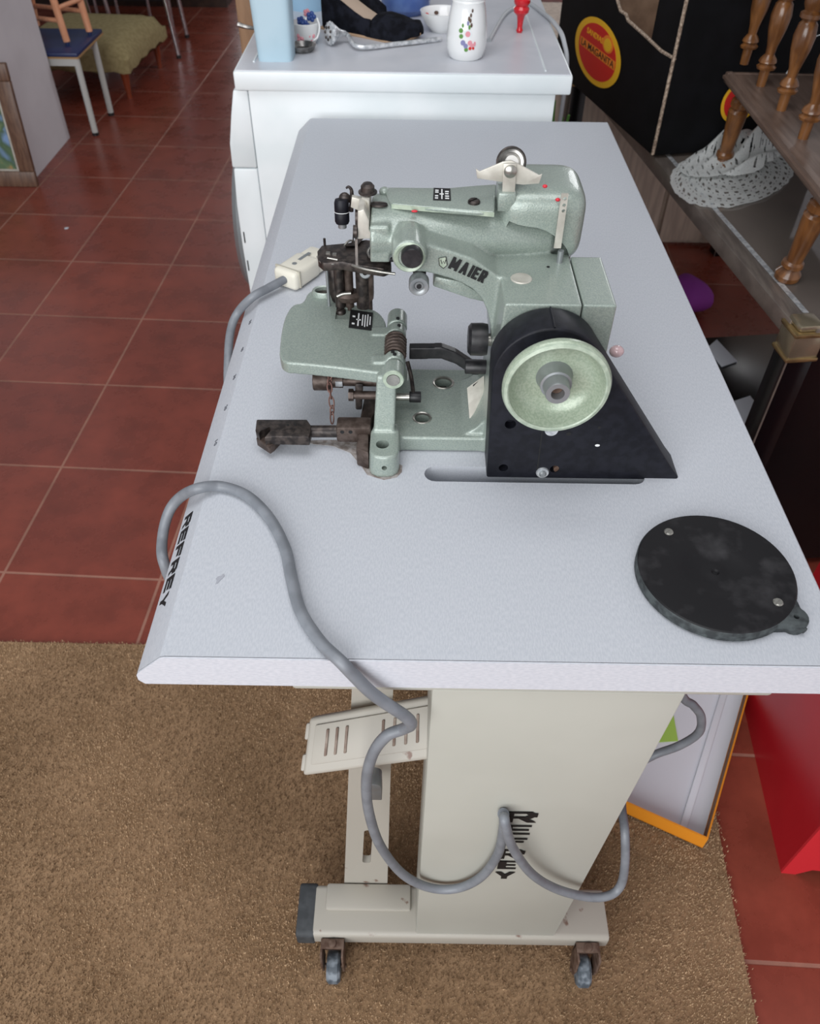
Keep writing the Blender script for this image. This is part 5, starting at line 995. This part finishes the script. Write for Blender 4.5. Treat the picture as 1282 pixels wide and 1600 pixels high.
# blue-seated chair with grey tube legs
q1, q2 = at(150, 211, z=0), at(181, 180, z=0); hS = at(105, 88, y=q1.y).z
BC = thing('blue_chair', 'grey tube chair with a dark blue seat beside the white pillar', 'chair', (q1.x-.2, q1.y+.12, 0))
sx1 = q1.x+.012; sx0 = sx1-.42; sy0, sy1 = q1.y-.012, q2.y+.10
b = BM(); box(b, sx0, sx1, sy0, sy1, hS, hS+.014); sea = obj('seat', b, 'bluevinyl', BC, bevel=.003)
b = BM(); box(b, sx0-.002, sx1+.002, sy0-.002, sy1+.002, hS-.006, hS); obj('seat_edge', b, 'edgewood', sea)
for (x, y) in ((q1.x, q1.y), (q1.x, q2.y), (q1.x-.40, q1.y), (q1.x-.40, q2.y)):
    b = BM(); cyl(b, (x, y, .008), (x, y, hS-.006), .0125, seg=20); lg_ = obj('leg', b, 'greymetal', BC); b = BM(); cyl(b, (x, y, 0), (x, y, .012), .0135, seg=20); obj('rubber_foot', b, 'black', lg_)
b = BM(); box(b, sx0+.01, sx1-.01, q1.y-.012, q1.y+.012, hS-.032, hS-.006); box(b, sx0+.01, sx1-.01, q2.y-.012, q2.y+.012, hS-.032, hS-.006); obj('seat_rail', b, 'greymetal', BC)
# pine child's chair standing on the blue seat
zS = hS+.0145
def spt(u, v): return at(u, v, z=zS)
k1, k2 = spt(106, 70), spt(141, 54); kd = k2-k1; kd.z = 0; kn_ = Vector((-kd.y, kd.x, 0)).normalized(); kw = .26
PC = thing('pine_stool', 'small pine rung stool standing on the blue chair seat', 'stool', (k1.x-.1, k1.y, zS))
dirn = Vector((-.012, .0, .25))
feet = [k1, k2, k1+kn_*kw, k2+kn_*kw]
for f in feet:
    b = BM(); cyl(b, f+Vector((0, 0, .012)), f+Vector((-.02 if f in feet[:2] else .02, 0, .30)), .0135, .0155, seg=20); lg_ = obj('leg', b, 'pine', PC); b = BM(); cyl(b, f, f+Vector((0, 0, .014)), .008, seg=14); obj('glide', b, 'bluevinyl', lg_)
def rung(f, g, z): b = BM(); cyl(b, f+Vector((0, 0, z)), g+Vector((0, 0, z)), .0085, seg=16); obj('rung', b, 'pine', PC)
rung(feet[0], feet[2], .085); rung(feet[0], feet[1], .13); rung(feet[1], feet[3], .085); rung(feet[2], feet[3], .13)
cS = sum(feet, Vector())/4; b = BM(); box(b, cS.x-.17, cS.x+.17, cS.y-.17, cS.y+.17, zS+.296, zS+.318); obj('seat', b, 'pine', PC, bevel=.006)
# khaki footstool
l1, l2 = at(203, 153, z=0), at(250, 105, z=0)
hK = at(188, 95, y=l1.y).z-.012; ud = Vector((l2.x-l1.x, l2.y-l1.y, 0)); uL = ud.length; ud.normalize(); un = Vector((-ud.y, ud.x, 0)); kW = .42
KS = thing('footstool', 'khaki velvet footstool with red-brown legs behind the blue chair', 'footstool', (l1.x, l1.y, 0))
def kp(a, c, z): return Vector((l1.x, l1.y, z))+ud*a+un*c
b = BM(); nU = 14; grid = {}
for i in range(nU+1):
    for j in range(nU+1):
        s, t = i/nU, j/nU; e = 1-max(abs(2*s-1), abs(2*t-1))**6
        grid[i, j] = b.verts.new(kp(-.05+(uL+.10)*s, -.05+(kW+.10)*t, hK+.03+.06*e**.6+.015*(1-(2*s-1)**2)))
for i in range(nU):
    for j in range(nU): b.faces.new((grid[i, j], grid[i+1, j], grid[i+1, j+1], grid[i, j+1]))
ed = [grid[i, 0] for i in range(nU+1)]+[grid[nU, j] for j in range(1, nU+1)]+[grid[i, nU] for i in range(nU-1, -1, -1)]+[grid[0, j] for j in range(nU-1, 0, -1)]
lowr = [b.verts.new(v.co+Vector((0, 0, -.055+.006*math.sin(k*1.9)))) for k, v in enumerate(ed)]
for k in range(len(ed)): b.faces.new((ed[k], ed[(k+1) % len(ed)], lowr[(k+1) % len(ed)], lowr[k]))
b.faces.new(lowr); bmesh.ops.recalc_face_normals(b, faces=b.faces); obj('cushion', b, 'khaki', KS, ang=60)
for (a, c) in ((0, 0), (uL, 0), (0, kW), (uL, kW)):
    q = kp(a, c, 0); b = BM(); lathe(b, [(0, 0), (.012, 0), (.011, .02), (.018, .08), (.024, hK+.0), (0, hK+.0)], q, (0, 0, 1), 24); obj('leg', b, 'redwood', KS)
# chrome-legged chair farther back
c1, c2 = at(280, 91, z=0), at(293, 59, z=0)
CH = thing('chrome_chair', 'chair on thin chrome legs behind the khaki footstool', 'chair', (c1.x, c1.y, 0))
for q in (c1, c2, c1+Vector((-.40, 0, 0)), c2+Vector((-.40, 0, 0))):
    b = BM(); cyl(b, (q.x, q.y, .012), (q.x-.035, q.y, .46), .0105, seg=16); lg_ = obj('leg', b, 'chrome', CH); b = BM(); cyl(b, (q.x, q.y, 0), (q.x, q.y, .016), .0125, seg=16); obj('rubber_foot', b, 'black', lg_)
b = BM(); box(b, c1.x-.46, c1.x+.0, c1.y-.03, c2.y+.06, .46, .50); obj('seat', b, 'black', CH, bevel=.01)
# black metal rack behind the footstool
q = at(175, 22, z=.25); RK = thing('metal_rack', 'black rack with chrome uprights behind the khaki footstool', 'rack', (q.x-.3, q.y+.3, 0))
qx, qy = q.x-.36, l2.y+.75
for dx in (0, .12, .30, .42):
    b = BM(); cyl(b, (qx+dx, qy, 0), (qx+dx, qy, .9), .008, seg=14); obj('upright', b, 'chrome', RK)
b = BM(); box(b, qx-.25, qx+.42, qy+.01, qy+.2, .12, .85); obj('black_panel', b, 'black', RK)
q = at(265, 28, z=0); DK = thing('dark_cabinet', 'dark brown wooden cabinet at the back, behind the chrome legs', 'cabinet', (-1.6, q.y+.3, 0))
b = BM(); box(b, -2.3, q.x+.30, q.y+.25, q.y+.75, 0, 1.0); dk = obj('cabinet_body', b, 'darkwood', DK); b = BM(); box(b, -2.32, q.x+.32, q.y+.22, q.y+.77, 1.0, 1.03); obj('cabinet_top', b, 'darkwood', DK)
x0_ = at(371, 30, y=1.86).x
BW = thing('brown_cupboard', 'brown wooden cupboard standing behind the washing machine, left of the blue bottle', 'cupboard', (x0_+.13, 2.0, 0))
b = BM(); box(b, x0_, x0_+.24, 1.86, 2.25, 0, 1.15); obj('cupboard_body', b, mat('mid_brown_wood', (150, 116, 86), .5, rgb2=(130, 98, 70), nscale=12, stretch=(4, 4, .5)), BW, bevel=.004)
b = BM(); box(b, x0_-.01, x0_+.25, 1.85, 2.26, 1.15, 1.18); obj('cupboard_top', b, 'framewood', BW, bevel=.004)
p = at(104, 357, z=0); b = BM(); lathe(b, [(0, 0), (.006, 0), (.008, .001), (0, .002)], (p.x, p.y, 0), (0, 0, 1), 9); tag(obj('paper_fleck', b, 'paper'), 'tiny white fleck of paper on the red tiles', 'scrap')
